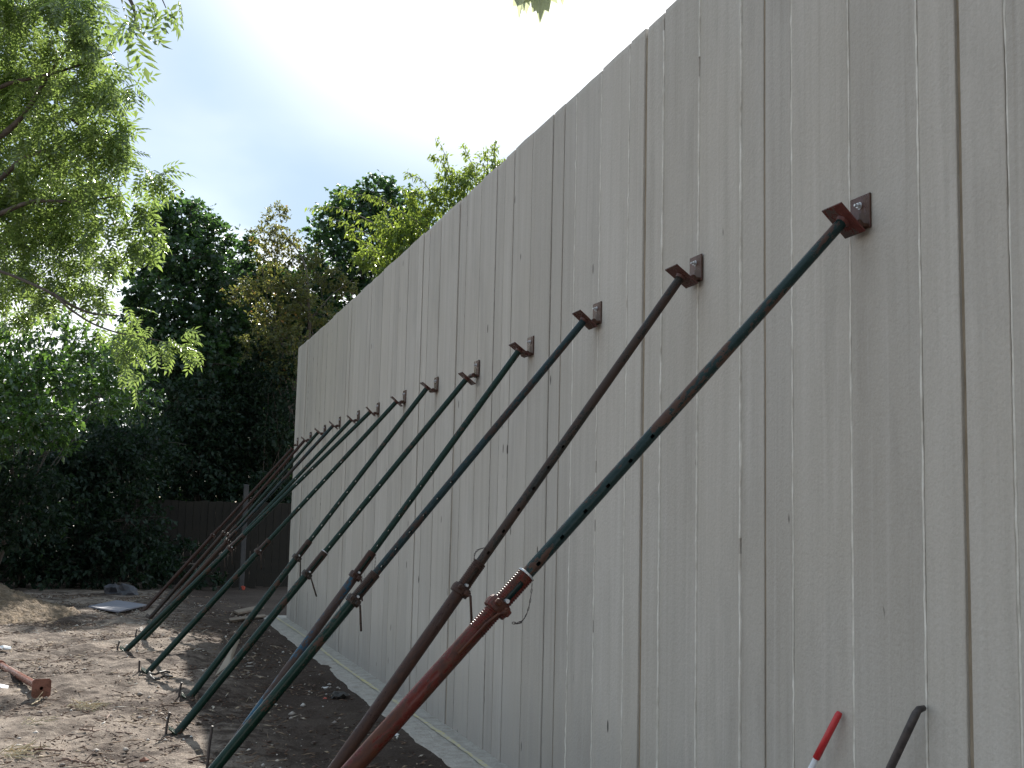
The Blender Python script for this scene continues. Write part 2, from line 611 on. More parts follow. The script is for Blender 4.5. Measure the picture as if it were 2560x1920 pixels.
mat_leaf('thorn_leaf', (0.06, 0.075, 0.03), (0.11, 0.11, 0.045), (0.24, 0.25, 0.06), 0.45, 0.45, extra=(0.02, (0.34, 0.19, 0.06)))
mat_leaf('shrub_leaf', (0.025, 0.055, 0.022), (0.055, 0.10, 0.035), (0.17, 0.31, 0.05), 0.38, 0.24, spec=0.9)
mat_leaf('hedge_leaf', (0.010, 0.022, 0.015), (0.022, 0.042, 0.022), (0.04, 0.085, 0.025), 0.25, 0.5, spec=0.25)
mat_leaf('backlit_leaf', (0.20, 0.22, 0.17), (0.26, 0.28, 0.20), (0.55, 0.60, 0.36), 0.5, 0.5)

# yellow spray line on the footing
m, nt, b, _ = new_mat('yellow_spray')
nf = noise(nt, pos(nt), 14, 5, 0.7)
nt.links.new(mix(nt, maprange(nt, nf, 0.42, 0.68), (0.45, 0.42, 0.37), (0.58, 0.50, 0.17)), b.inputs['Base Color'])
b.inputs['Roughness'].default_value = 0.9

# ------------------------------------------------------------------ ground
def make_ground():
    xs = np.concatenate([[-400, -150, -60, -30, -18, -12, -9], np.arange(-7.5, -0.25, 0.045), [-0.2, 0.1, 0.4, 1.5, 4, 9, 20, 50, 150, 400]])
    ys = np.concatenate([[-300, -60, -20, -6, -2, 0, 2, 4], np.arange(5.0, 21.0, 0.06), np.arange(21.2, 30, 0.4), [34, 42, 60, 100, 200, 500]])
    X, Y = np.meshgrid(xs, ys)
    Z = ground_z(X, Y)
    n = rng.normal(0, 1, X.shape)
    k = (n + np.roll(n, 1, 0) + np.roll(n, 1, 1) + np.roll(n, -1, 0) + np.roll(n, -1, 1)) / 5
    near = sm(0.36, 0.6, -X) * sm(7.6, 7.0, -X) * sm(4.5, 5.5, Y) * sm(24, 20, Y)
    k2 = k + 0.7 * np.roll(np.roll(k, 3, 0), 2, 1)
    ph = np.random.default_rng(77)
    lump = np.zeros_like(Z)
    for q in range(26):
        a, w = ph.uniform(0, math.pi), ph.uniform(4, 16)
        lump += np.sin(w * (X * math.cos(a) + Y * math.sin(a)) + ph.uniform(0, 6.28)) / w
    Z = Z + (0.011 * k2 + 0.030 * lump) * near
    V = np.stack([X.ravel(), Y.ravel(), Z.ravel()], 1)
    ny, nx = X.shape
    i = np.arange(ny * nx).reshape(ny, nx)
    F = np.stack([i[:-1, :-1], i[:-1, 1:], i[1:, 1:], i[1:, :-1]], -1).reshape(-1, 4)
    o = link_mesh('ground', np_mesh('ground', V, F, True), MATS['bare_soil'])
    tag(o, 'bare brown soil strewn with dry twigs and straw', kind='structure')


make_ground()

WALL_H, WALL_END, Y_J0, PITCH_J = 4.157, 18.385, 2.9973, 1.2


def make_footing():
    ys = np.arange(-3.0, 18.75, 0.045)
    ew = 0.0
    bm = bmesh.new()
    rows = []
    for y in ys:
        e = -0.36 + 0.012 * math.sin(1.1 * y) + 0.008 * math.sin(7.3 * y) + ew
        ew = 0.8 * ew + rng.normal(0, 0.0035)
        if 12.4 < y < 12.75:
            e += 0.06
        z = rng.normal(0, 0.0025)
        rows.append([bm.verts.new(p) for p in ((0.19, y, z - 0.001), (-0.10, y, z + rng.normal(0, 0.002)), (-0.22, y, z + rng.normal(0, 0.003)), (e + 0.005, y, z - 0.002), (e, y, -0.010), (e - 0.01, y, -0.2))])
    for a, c in zip(rows[:-1], rows[1:]):
        for k in range(5):
            bm.faces.new((a[k], a[k + 1], c[k + 1], c[k]))
    bm.faces.new(rows[-1])
    bm.faces.new(list(reversed(rows[0])))
    bmesh.ops.recalc_face_normals(bm, faces=bm.faces)
    f = build('footing', bm, MATS['footing_concrete'])
    tag(f, 'pale concrete footing strip along the base of the wall', kind='structure')
    bm = bmesh.new()
    pr = None
    for y in np.arange(2.0, 18.4, 0.08):
        w = 0.012 + 0.008 * abs(math.sin(2.3 * y + 0.7)) + rng.normal(0, 0.002)
        x = -0.155 + 0.018 * math.sin(0.9 * y) + rng.normal(0, 0.003)
        q = [bm.verts.new((x - w, y, 0.0085)), bm.verts.new((x + w, y, 0.0085))]
        if pr and True:
            bm.faces.new((pr[0], pr[1], q[1], q[0]))
        pr = q
    build('spray_line', bm, MATS['yellow_spray'], f)


make_footing()

# ------------------------------------------------------------------ the wall: panel > strip, seam
def strip_mesh(y0, y1, ztop, x_front=0.0, x_back=0.022):
    """one cast strip with slightly wandering edges and a chipped top"""
    zs = np.concatenate([np.linspace(-0.25, ztop - 0.03, 34), [ztop]])
    bm = bmesh.new()
    w0 = np.cumsum(rng.normal(0, 0.0006, len(zs)))
    w0 -= w0.mean()
    w1 = np.cumsum(rng.normal(0, 0.0006, len(zs)))
    w1 -= w1.mean()
    bev = 0.0025
    rows = []
    for i, z in enumerate(zs):
        top = i == len(zs) - 1
        a, c = y0 + w0[i], y1 + w1[i]
        xf = x_front + (0.004 if top else 0)
        rows.append([bm.verts.new(p) for p in ((x_back, a, z), (xf + bev, a, z), (xf, a + bev, z), (xf, (a + c) / 2, z + (rng.normal(0, 0.003) if top else 0)), (xf, c - bev, z), (xf + bev, c, z), (x_back, c, z))])
    for a, c in zip(rows[:-1], rows[1:]):
        for k in range(6):
            bm.faces.new((a[k], c[k], c[k + 1], a[k + 1]))
    bm.faces.new(rows[-1])
    bmesh.ops.recalc_face_normals(bm, faces=bm.faces)
    me = bpy.data.meshes.new('strip')
    bm.to_mesh(me)
    bm.free()
    return me


def seam_mesh(y, ztop, seed):
    """broken fin of mortar standing in the line between two strips"""
    r = np.random.default_rng(seed)
    zs = np.arange(0.0, ztop - 0.02, 0.032)
    far = seed >= 900 + 300
    dx = 0.0095 if far else 0.0
    bm = bmesh.new()
    prev = None
    off, amp = 0.0, 1.0
    gap_until = -1
    for z in zs:
        off = 0.9 * off + r.normal(0, 0.0007)
        w = 0.0056 + abs(r.normal(0, 0.0010))
        h = 0.0035 + abs(r.normal(0, 0.0018))
        if r.random() < 0.006:
            gap_until = z + r.uniform(0.005, 0.05)
        if z < gap_until:
            prev = None
            continue
        q = [bm.verts.new(p) for p in ((0.012, y + off - w, z), (-h * 0.5 + dx, y + off - w * 0.8, z), (-h + dx, y + off, z), (-h * 0.4 + dx, y + off + w * 0.7, z), (0.012, y + off + w, z))]
        if prev:
            for k in range(4):
                bm.faces.new((prev[k], q[k], q[k + 1], prev[k + 1]))
        prev = q
    bmesh.ops.recalc_face_normals(bm, faces=bm.faces)
    me = bpy.data.meshes.new('seam')
    bm.to_mesh(me)
    bm.free()
    return me


def make_wall():
    root = empty('concrete_wall', (0.1, 8.0, 0.0))
    tag(root, 'tall grey precast concrete wall of upright panels braced by steel props', 'wall')
    inv = root.matrix_world.inverted()
    bpy.context.view_layer.update()
    inv = Matrix.Translation((-0.1, -8.0, 0))

    def put(name, me, mat, parent):
        me.transform(inv)
        o = link_mesh(name, me, mat, parent)
        return o

    gap = 0.013
    for j in range(-3, 13):
        ya = Y_J0 + PITCH_J * j
        yb = min(ya + PITCH_J, WALL_END)
        top = WALL_H + 0.005 * rng.normal()
        bm = bmesh.new()
        box(bm, (0.022 + 0.089, (ya + yb) / 2, (top - 0.02 - 0.25) / 2), (0.178, yb - ya - 0.002, top - 0.02 + 0.25))
        me = bpy.data.meshes.new('panel')
        bm.to_mesh(me)
        bm.free()
        pan = put('panel', me, MATS['panel_core'], root)
        edges = [ya + gap, ya + 0.2, ya + 0.595, ya + 0.985, ya + PITCH_J - gap]
        edges = [e for e in edges if e < yb - 0.05]
        edges.append(yb if yb == WALL_END else yb - gap)
        bm = bmesh.new()
        pr = None
        for z in np.linspace(-0.25, top - 0.04, 60):
            w = rng.normal(0, 0.0008)
            q = [bm.verts.new(p) for p in ((0.0214, ya - gap - 0.001, z), (0.0208, ya - gap + 0.007, z), (0.014 + w, ya + gap * 0.5 + w, z), (0.008 + w, ya + gap + 0.001, z), (0.0212, ya + gap + 0.001, z))]
            if pr:
                for k in range(4):
                    bm.faces.new((pr[k], q[k], q[k + 1], pr[k + 1]))
            pr = q
        bmesh.ops.recalc_face_normals(bm, faces=bm.faces)
        mj = bpy.data.meshes.new('joint_mortar')
        bm.to_mesh(mj)
        bm.free()
        put('joint_mortar', mj, MATS['joint_tan'], pan)
        step = rng.normal(0, 0.0025)
        for k in range(len(edges) - 1):
            sg = 0.0055 if j < 3 else 0.0075
            a = edges[k] + (sg if k > 0 else 0)
            c = edges[k + 1] - (sg if k < len(edges) - 2 else 0)
            t = top + rng.normal(0, 0.004)
            put('strip', strip_mesh(a, c, t, x_front=step + rng.normal(0, 0.0012)), MATS['precast_concrete'], pan)
            if k > 0:
                put('seam', seam_mesh(edges[k] + rng.normal(0, 0.0012), top, 100 * j + k + 900), MATS['seam_mortar' if j < 3 else 'dark_seam'], pan)


make_wall()

# ------------------------------------------------------------------ props
# upper end px, lower px on the axis, foot on ground?, collar px, top-of-outer px, colours
PROPS = [
    # name colours,            upper,          lower,          foot?  collar            sleeve top
    ('red_oxide', 'worn_green_paint', 'red_oxide', (2083, 580), (883, 1920), False, (1237, 1510), (1308, 1432)),
    ('brown_rust', 'dark_rust', 'brown_rust', (1684, 719), (954, 1756), False, (1153, 1476), (1205, 1410)),
    ('green_paint', 'grey_green_paint', 'dark_rust', (1449, 815), (616, 1825), False, (880, 1498), (937, 1434)),
    ('blue_paint', 'green_paint', 'brown_rust', (1281, 896), (816, 1538), False, (885, 1437), (926, 1377)),
    ('green_paint', 'green_paint', 'dark_rust', (1164, 950), (441, 1835), True, (758, 1429), (804, 1374)),
    ('green_paint', 'green_paint', 'dark_rust', (1060, 979), (471, 1748), True, (738, 1391), (772, 1353)),
    ('green_paint', 'green_paint', 'dark_rust', (982, 1014), (368, 1683), True, (639, 1374), (668, 1345)),
    ('green_paint', 'green_paint', 'dark_rust', (915, 1040), (312, 1629), True, (565, 1362), (600, 1328)),
    ('green_paint', 'green_paint', 'dark_rust', (870, 1058), (351, 1606), True, (556, 1388), (585, 1357)),
    ('dark_rust', 'grey_green_paint', 'dark_rust', (828, 1069), (360, 1580), True, (566, 1350), (590, 1325)),
    ('green_paint', 'green_paint', 'dark_rust', (788, 1089), (380, 1560), True, (572, 1338), (592, 1315)),
    ('dark_rust', 'brown_rust', 'dark_rust', (756, 1107), (375, 1545), True, (562, 1335), (580, 1314)),
    ('brown_rust', 'brown_rust', 'brown_rust', (732, 1121), (357, 1530), True, (530, 1337), (548, 1317)),
]
PROP_LABELS = [
    'nearest steel prop with a red outer tube, red screw thread and green inner tube',
    'dark brown rusty prop standing right behind the red tubed one',
    'green prop with a dark sleeve whose tube crosses in front of the blue one',
    'prop with a blue painted outer tube and a chain at its rusty collar',
    'green prop with a bright ring at the top of its brown sleeve',
    'green prop with its foot at the shadow edge, a handle hanging from its collar',
    'green prop with a dark strap tangled round its foot',
    'green prop whose foot stands farthest left in the sun',
    'green prop with its foot just behind the leftmost foot in the sun',
    'dull rusty prop, tenth from the camera in the row',
    'green prop, third from the far end of the row',
    'brown rusty prop, next to last at the far end of the row',
    'rusted prop at the far end of the row, by the wall corner',
]
SHORT = ['nearest red and green prop', 'dark brown prop', 'green prop with the dark sleeve', 'blue tubed prop', 'green prop with the bright ring',
         'green prop with its foot at the shadow edge', 'prop with the strap at its foot', 'prop with the leftmost foot', 'prop with its foot behind the leftmost one',
         'tenth prop from the camera', 'third prop from the far end', 'next to last prop of the row', 'prop at the far end']
R_OUT, R_IN = 0.027, 0.0205
BOLTS = [(2144, 514), (1734, 658), (1488, 772), (1322, 855), (1188, 913), (1087, 953), (1008.5, 985), (942, 1015), (893, 1034), (847, 1049), (809, 1069), (774, 1086), (742, 1100)]


def axis_t(A, D, px, py):
    """distance along the axis A + t*D that is closest to the ray through a pixel"""
    v = ray(px, py)
    v = v / np.linalg.norm(v)
    w = A - CAM_P
    b = D @ v
    return ((v @ w) * b - D @ w) / (1 - b * b)


def inner_tube_bm(z0, z1, holes):
    prof = [z0]
    rows = {}
    hs = [h for h in holes if z0 + 0.02 < h < z1 - 0.05]
    for h in hs:
        prof += [h - 0.0075, h + 0.0075]
    prof.append(z1)
    bm = bmesh.new()
    hidx = {1 + 2 * i for i in range(len(hs))}
    S = 24
    lathe(bm, [(z, R_IN) for z in prof], S, skip=lambda i, s: i in hidx and s in (5, 6, 17, 18))
    return bm


def chain_bm(p0, p1, n, sag):
    bm = bmesh.new()
    p0, p1 = np.array(p0, float), np.array(p1, float)
    for i in range(n):
        t0 = (i + 0.5) / n
        c = p0 + (p1 - p0) * t0 + np.array(sag) * 4 * t0 * (1 - t0)
        t1 = t0 + 0.01
        d = (p1 - p0) * 0.01 + np.array(sag) * 4 * (t1 * (1 - t1) - t0 * (1 - t0))
        d = d / np.linalg.norm(d)
        s = np.cross(d, [0.3, 0.2, 0.9] if i % 2 else [0.9, -0.4, 0.1])
        s /= np.linalg.norm(s)
        L = np.linalg.norm(p1 - p0) / n * 0.85 + 0.004
        th = np.arange(9) * 2 * math.pi / 8
        pts = c + np.outer(np.cos(th) * L * 0.62, d) + np.outer(np.sin(th) * L * 0.34, s)
        tube_bm(bm, pts, 0.0011, 4)
    return bm


BRK = {}


def bracket_parts():
    if BRK:
        return BRK
    bm = bmesh.new()
    box(bm, (-0.004, 0, 0), (0.007, 0.118, 0.125), bev=0.001)
    BRK['wall_plate'] = bm
    me = {}
    for k in list(BRK):
        m_ = bpy.data.meshes.new(k)
        BRK[k].to_mesh(m_)
        me[k] = m_
    # horizontal lug with a round knuckle at its outer end
    bm = bmesh.new()
    box(bm, (-0.024, 0, -0.052), (0.036, 0.092, 0.012), bev=0.001)
    r = bmesh.ops.create_cone(bm, cap_ends=True, segments=14, radius1=0.016, radius2=0.016, depth=0.092)
    bmesh.ops.rotate(bm, cent=(0, 0, 0), matrix=Matrix.Rotation(math.pi / 2, 3, 'X'), verts=r['verts'])
    bmesh.ops.translate(bm, vec=(-0.040, 0, -0.052), verts=r['verts'])
    m_ = bpy.data.meshes.new('hinge_lug')
    bm.to_mesh(m_)
    bm.free()
    me['hinge_lug'] = m_
    bm = bmesh.new()
    r = bmesh.ops.create_cone(bm, cap_ends=True, segments=6, radius1=0.0105, radius2=0.0105, depth=0.009)
    bmesh.ops.rotate(bm, cent=(0, 0, 0), matrix=Matrix.Rotation(math.pi / 2, 3, 'Y'), verts=r['verts'])
    bmesh.ops.translate(bm, vec=(-0.014, 0, 0.028), verts=r['verts'])
    r = bmesh.ops.create_cone(bm, cap_ends=True, segments=10, radius1=0.005, radius2=0.005, depth=0.010)
    bmesh.ops.rotate(bm, cent=(0, 0, 0), matrix=Matrix.Rotation(math.pi / 2, 3, 'Y'), verts=r['verts'])
    bmesh.ops.translate(bm, vec=(-0.025, 0, 0.028), verts=r['verts'])
    r = bmesh.ops.create_cone(bm, cap_ends=True, segments=16, radius1=0.0135, radius2=0.0135, depth=0.002)
    bmesh.ops.rotate(bm, cent=(0, 0, 0), matrix=Matrix.Rotation(math.pi / 2, 3, 'Y'), verts=r['verts'])
    bmesh.ops.translate(bm, vec=(-0.0085, 0, 0.028), verts=r['verts'])
    m_ = bpy.data.meshes.new('bolt')
    bm.to_mesh(m_)
    bm.free()
    me['bolt'] = m_
    BRK.clear()
    BRK.update(me)
    return BRK


def make_prop(i, spec):
    c_out, c_in, c_col, up, lo, onground, collar, sleeve = spec
    vb = ray(*BOLTS[i])
    bolt = CAM_P + vb * ((-0.02 - CAM_P[0]) / vb[0])
    Yb, zb = bolt[1], bolt[2] - 0.038
    # head plate meets the lug a hand's breadth off the wall
    n = np.cross(ray(*up), ray(*lo))
    Xa, Ya = -0.085, Yb - 0.008
    Za = CAM_P[2] - (n[0] * (Xa - CAM_P[0]) + n[1] * (Ya - CAM_P[1])) / n[2]
    Za = min(max(Za, zb - 0.095), zb - 0.02)
    A = np.array([Xa, Ya, Za])
    if onground:
        Fp = on_ground(*lo)
    else:
        # the axis lies in the plane through the camera and the two picture points; foot where it meets Y = bracket
        Yf = A[1] - 0.05
        z = 0.08
        for _ in range(10):
            X = CAM_P[0] - (n[1] * (Yf - CAM_P[1]) + n[2] * (z - CAM_P[2])) / n[0]
            z = float(ground_z(X, Yf))
        Fp = np.array([X, Yf, z])
    D = A - Fp
    L = np.linalg.norm(D)
    D = D / L
    y = np.array([0, 1.0, 0]) - D * D[1]
    y /= np.linalg.norm(y)
    x = np.cross(y, D)
    rot = Matrix((x, y, D)).transposed()
    root = empty('steel_prop', Fp, rot)
    tag(root, PROP_LABELS[i], 'prop', 'steel props bracing the concrete wall')
    tc = axis_t(Fp, D, *collar)
    ts = max(axis_t(Fp, D, *sleeve), tc + 0.06)
    print('prop', i, 'foot', Fp.round(2), 'head', A.round(2), 'L', round(L, 2), 'collar', round(tc, 2), round(ts, 2))
    # base plate
    bm = bmesh.new()
    box(bm, (0, 0, 0.004), (0.14, 0.14, 0.007), bev=0.001)
    build('base_plate', bm, MATS[c_out], root)
    # outer tube, plain to below the collar, then screw thread with a slot
    thr0 = tc - 0.10 if i == 0 else tc - 0.02
    bm = bmesh.new()
    prof = [(0.006, 0.034), (0.012, R_OUT), (thr0 * 0.33, R_OUT), (thr0 * 0.66, R_OUT), (thr0, R_OUT)]
    lathe(bm, prof, 20)
    outer = build('outer_tube', bm, MATS[c_out], root, True)
    bm = bmesh.new()
    prof = []
    z = thr0
    pitch = 0.0085 if i < 4 else 0.012
    while z < ts:
        prof += [(z, R_OUT - 0.0005), (z + pitch * 0.30, R_OUT + 0.0016), (z + pitch * 0.5, R_OUT + 0.0016), (z + pitch * 0.8, R_OUT - 0.0005)]
        z += pitch
    prof.append((ts, R_OUT - 0.0005))
    prof.append((ts, R_IN + 0.0008))
    npf = len(prof)
    lo_s, hi_s = tc + 0.015, ts - 0.03
    lathe(bm, prof, 20, skip=lambda k, s: s in (14, 15) and lo_s < prof[k][0] < hi_s)
    build('thread', bm, MATS['red_oxide' if i == 0 else c_col], outer, False)
    if i in (0, 4):
        bm = bmesh.new()
        lathe(bm, [(ts - 0.001, R_OUT + 0.002), (ts + 0.004, R_OUT + 0.003), (ts + 0.006, R_OUT - 0.001), (ts + 0.006, R_IN + 0.001)], 24)
        build('end_ring', bm, MATS['galvanised'], outer)
    # collar nut with two lugs
    bm = bmesh.new()
    lathe(bm, [(tc - 0.019, R_OUT + 0.001), (tc - 0.019, 0.039), (tc - 0.008, 0.041), (tc + 0.008, 0.041), (tc + 0.019, 0.037), (tc + 0.019, R_OUT + 0.001)], 18)
    for s in (-1, 1):
        box(bm, (0.018, s * 0.047, tc - 0.002), (0.024, 0.026, 0.022), bev=0.003)
        box(bm, (-0.02, s * 0.044, tc + 0.004), (0.02, 0.016, 0.018), bev=0.003)
    col = build('collar_nut', bm, MATS['red_oxide' if i == 0 else c_col], root)
    # handle rod
    bm = bmesh.new()
    R3 = rot.transposed()
    if i == 0:
        pts = [(0.02, -0.052, tc + 0.002), (0.012, -0.066, tc - 0.008), (0.0, -0.064, tc - 0.025), (-0.004, -0.048, tc - 0.07), (-0.004, -0.042, tc - 0.19)]
    else:
        dn = np.array(R3 @ Vector((0.0, 0.0, -1.0)))
        tilt = {4: 0.35, 5: 0.02}.get(i, 0.08)
        dn = dn + tilt * np.array(R3 @ Vector((1.0, 0, 0)))
        p0 = np.array([0.02, -0.052, tc])
        p1 = p0 + np.array([0.012, -0.012, -0.004])
        pts = [p0, p1, p1 + dn * 0.03, p1 + dn * 0.07, p1 + dn * 0.125]
    tube_bm(bm, pts, 0.0055, 8)
    build('handle', bm, MATS['red_oxide' if i == 0 else c_col], col, True)
    # pin through the tube
    bm = bmesh.new()
    r = bmesh.ops.create_cone(bm, cap_ends=True, segments=10, radius1=0.0065, radius2=0.0065, depth=0.088)
    bmesh.ops.rotate(bm, cent=(0, 0, 0), matrix=Matrix.Rotation(math.pi / 2, 3, 'X'), verts=r['verts'])
    bmesh.ops.translate(bm, vec=(0, 0, tc + 0.026), verts=r['verts'])
    tube_bm(bm, [(0, 0.044, tc + 0.026), (0.008, 0.052, tc + 0.05), (0.01, 0.045, tc + 0.09)], 0.0045, 6)
    build('locking_pin', bm, MATS['galvanised'], root)
    # inner tube with real holes right through it
    hole_pitch = 0.113
    holes = [ts + 0.05 + hole_pitch * k for k in range(6 if i < 6 else 9)]
    bm = inner_tube_bm(tc - 0.05, L - 0.004, holes)
    build('inner_tube', bm, MATS[c_in], root, True)
    # head plate
    bm = bmesh.new()
    box(bm, (0, 0, L), (0.135, 0.118, 0.007), bev=0.001)
    lathe(bm, [(L - 0.016, R_IN), (L - 0.0045, R_IN + 0.007)], 16)
    build('head_plate', bm, MATS['bracket_blue_rust' if i == 0 else 'bracket_rust'], root)
    if i in (0, 1, 3):
        if i == 0:
            bmc = chain_bm((R_OUT, -0.012, ts - 0.004), (0.055, -0.05, tc - 0.01), 15, (0.035, 0, -0.02))
        elif i == 3:
            bmc = chain_bm((R_OUT, -0.01, ts - 0.01), (0.04, -0.045, tc + 0.01), 15, (0.045, 0, -0.03))
        else:
            bmc = chain_bm((-R_IN, -0.01, ts + 0.06), (-R_OUT, -0.01, ts - 0.01), 8, (-0.02, 0, 0))
        build('chain', bmc, MATS['dark_steel'], root)
    # wall bracket for this prop
    parts = bracket_parts()
    br = empty('wall_bracket', (-0.0035, Yb, zb + 0.01))
    tag(br, 'rusty wall bracket holding the ' + SHORT[i], 'bracket', 'rusty brackets bolted to the wall')
    for nm in ('wall_plate', 'hinge_lug', 'bolt'):
        o = bpy.data.objects.new(nm, parts[nm])
        COL.objects.link(o)
        o.parent = br
        if not parts[nm].materials:
            parts[nm].materials.append(MATS['galvanised' if nm == 'bolt' else 'bracket_rust'])
    return Fp, D, rot


FEET = []
for i, s in enumerate(PROPS):
    FEET.append(make_prop(i, s))


# driven steel pins by the feet
def make_pins():
    spots = [(2, 'by the foot of the green prop with the dark sleeve', (516, 1928), 0.26), (4, 'by the foot of the green prop with the bright ring', (413, 1838), 0.15), (5, 'by the foot of the green prop at the shadow edge', (445, 1750), 0.135),
             (6, 'by the foot with the dark strap', (347, 1684), 0.115), (7, 'by the leftmost foot', (292, 1628), 0.10), (8, 'behind the leftmost foot', (337, 1597), 0.11)]
    for i, lab, px, h in spots:
        p = on_ground(*px)
        bm = bmesh.new()
        lean = np.array([0.02, 0.0, 0]) if i != 6 else np.array([0.0, 0, 0])
        tube_bm(bm, [(0, 0, -0.06), tuple(lean * 0.4 + [0, 0, h * 0.5]), tuple(lean + [0, 0, h])], 0.0085, 8)
        o = build('steel_pin', bm, MATS['dark_steel'])
        o.location = p
        tag(o, 'steel pin driven in ' + lab, 'pin', 'steel pins driven in at the prop feet')


make_pins()


# prop lying on the ground at the left
def make_fallen():
    a = on_ground(102, 1742)
    b2 = on_ground(-200, 1560)
    a = a + np.array([0, 0, 0.066])
    b2 = b2 + np.array([0, 0, 0.05])
    D = b2 - a
    L = min(np.linalg.norm(D), 2.6)
    D /= np.linalg.norm(D)
    up = np.array([0, 0, 1.0]) - D * D[2]
    up /= np.linalg.norm(up)
    x = np.cross(up, D)
    rot = Matrix((x, up, D)).transposed()
    root = empty('steel_prop', a, rot)
    tag(root, 'faded red prop lying flat on the sunlit soil', 'prop')
    bm = bmesh.new()
    K, a2, rh, th = 24, 0.0725, 0.014, 0.0035
    rings = {}
    for zz in (-th, th):
        o_, i_ = [], []
        for k in range(K):
            c_, s_ = math.cos(2 * math.pi * (k + 0.5) / K), math.sin(2 * math.pi * (k + 0.5) / K)
            m_ = max(abs(c_), abs(s_))
            o_.append(bm.verts.new((a2 * c_ / m_, a2 * s_ / m_, zz)))
            i_.append(bm.verts.new((rh * c_, rh * s_, zz)))
        rings[zz] = (o_, i_)
    for k in range(K):
        q = (k + 1) % K
        (o0, i0), (o1, i1) = rings[-th], rings[th]
        bm.faces.new((o0[q], o0[k], i0[k], i0[q]))
        bm.faces.new((o1[k], o1[q], i1[q], i1[k]))
        bm.faces.new((o0[k], o0[q], o1[q], o1[k]))
        bm.faces.new((i0[q], i0[k], i1[k], i1[q]))
    build('base_plate', bm, MATS['pink_oxide'], root)
    bm = bmesh.new()
    lathe(bm, [(0.004, 0.035), (0.012, 0.030), (L * 0.5, 0.030), (L * 0.62, 0.030)], 20)
    build('outer_tube', bm, MATS['pink_oxide'], root, True)
    bm = bmesh.new()
    lathe(bm, [(L * 0.6, 0.022), (L, 0.022)], 20)
    build('inner_tube', bm, MATS['worn_green_paint'], root, True)
    bm = bmesh.new()
    lathe(bm, [(L * 0.62 - 0.02, 0.031), (L * 0.62 - 0.02, 0.043), (L * 0.62 + 0.02, 0.043), (L * 0.62 + 0.02, 0.023)], 16)
    build('collar_nut', bm, MATS['pink_oxide'], root)
    bm = bmesh.new()
    box(bm, (0, 0, L), (0.13, 0.11, 0.007))
    build('head_plate', bm, MATS['pink_oxide'], root)
    # second prop under it, seen only as a dark bar and its hook
    return a


make_fallen()


# ------------------------------------------------------------------ small things on the ground
def wall_point(px, py, off=-0.02):
    v = ray(px, py)
    t = (off - CAM_P[0]) / v[0]
    return CAM_P + v * t


def make_tools():
    # red gripped shovel and a bar leaning on the wall at the right
    top = wall_point(2099, 1781, -0.02)
    v = ray(2030, 1920)
    lowp = None
    # shaft direction: leaning out from the wall
    n = np.cross(ray(2099, 1781), ray(2032, 1912))
    z = -0.0
    X = -0.33
    Y = CAM_P[1] - (n[0] * (X - CAM_P[0]) + n[2] * (z + 0.02 - CAM_P[2])) / n[1]
    low = np.array([X, Y, z + 0.02])
    D = low - top
    L = np.linalg.norm(D)
    root = empty('shovel', low)
    tag(root, 'tool with a red grip and white painted shaft leaning on the wall', 'tool')
    q = top - low
    bm = bmesh.new()
    g0 = float(axis_t(low, q / L, 2040, 1896)) / L
    tube_bm(bm, [q * 1.0, q * 0.99, q * 0.5 * (1 + g0), q * g0], [0.010, 0.0125, 0.0125, 0.0130], 14)
    g = build('grip', bm, MATS['red_grip'], root, True)
    bm = bmesh.new()
    tube_bm(bm, [q * (g0 + 0.02), q * 0.5, q * 0.25], [0.0105, 0.0105, 0.0105], 12)
    build('shaft', bm, MATS['white_paint'], root, True)
    bm = bmesh.new()
    d = q / L
    s = np.cross(d, [0, 1.0, 0])
    s /= np.linalg.norm(s)
    w = np.cross(d, s)
    rows = []
    for t, hw, dp in ((0.30, 0.012, 0.012), (0.22, 0.05, 0.01), (0.1, 0.055, 0.004), (0.0, 0.04, 0.0)):
        c = q * t
        rows.append([bm.verts.new(c + w * k * hw + s * (dp * (1 - abs(k)))) for k in (-1, -0.5, 0, 0.5, 1)] + [bm.verts.new(c + w * k * hw + s * (dp * (1 - abs(k)) - 0.003)) for k in (1, 0.5, 0, -0.5, -1)])
    for a, c in zip(rows[:-1], rows[1:]):
        for k in range(10):
            bm.faces.new((a[k], a[(k + 1) % 10], c[(k + 1) % 10], c[k]))
    bmesh.ops.recalc_face_normals(bm, faces=bm.faces)
    build('blade', bm, MATS['dark_steel'], root, True)
    # bar
    top = wall_point(2310, 1770, -0.015)
    bend = wall_point(2290, 1784, -0.055)
    n = np.cross(ray(2290, 1784), ray(2226, 1920))
    X = -0.34
    Y = CAM_P[1] - (n[0] * (X - CAM_P[0]) + n[2] * (0.02 - CAM_P[2])) / n[1]
    low = np.array([X, Y, 0.02])
    bm = bmesh.new()
    tube_bm(bm, [top - low, (top + bend) / 2 - low + np.array([-0.004, 0, 0.004]), bend - low, (bend - low) * 0.93, (bend - low) * 0.5, (low - low)], [0.009, 0.012, 0.0135, 0.0135, 0.0135, 0.012], 12)
    o = build('crowbar', bm, MATS['dark_steel'], None, True)
    o.location = low
    tag(o, 'dark steel bar with a bent tip leaning on the wall', 'crowbar')


make_tools()


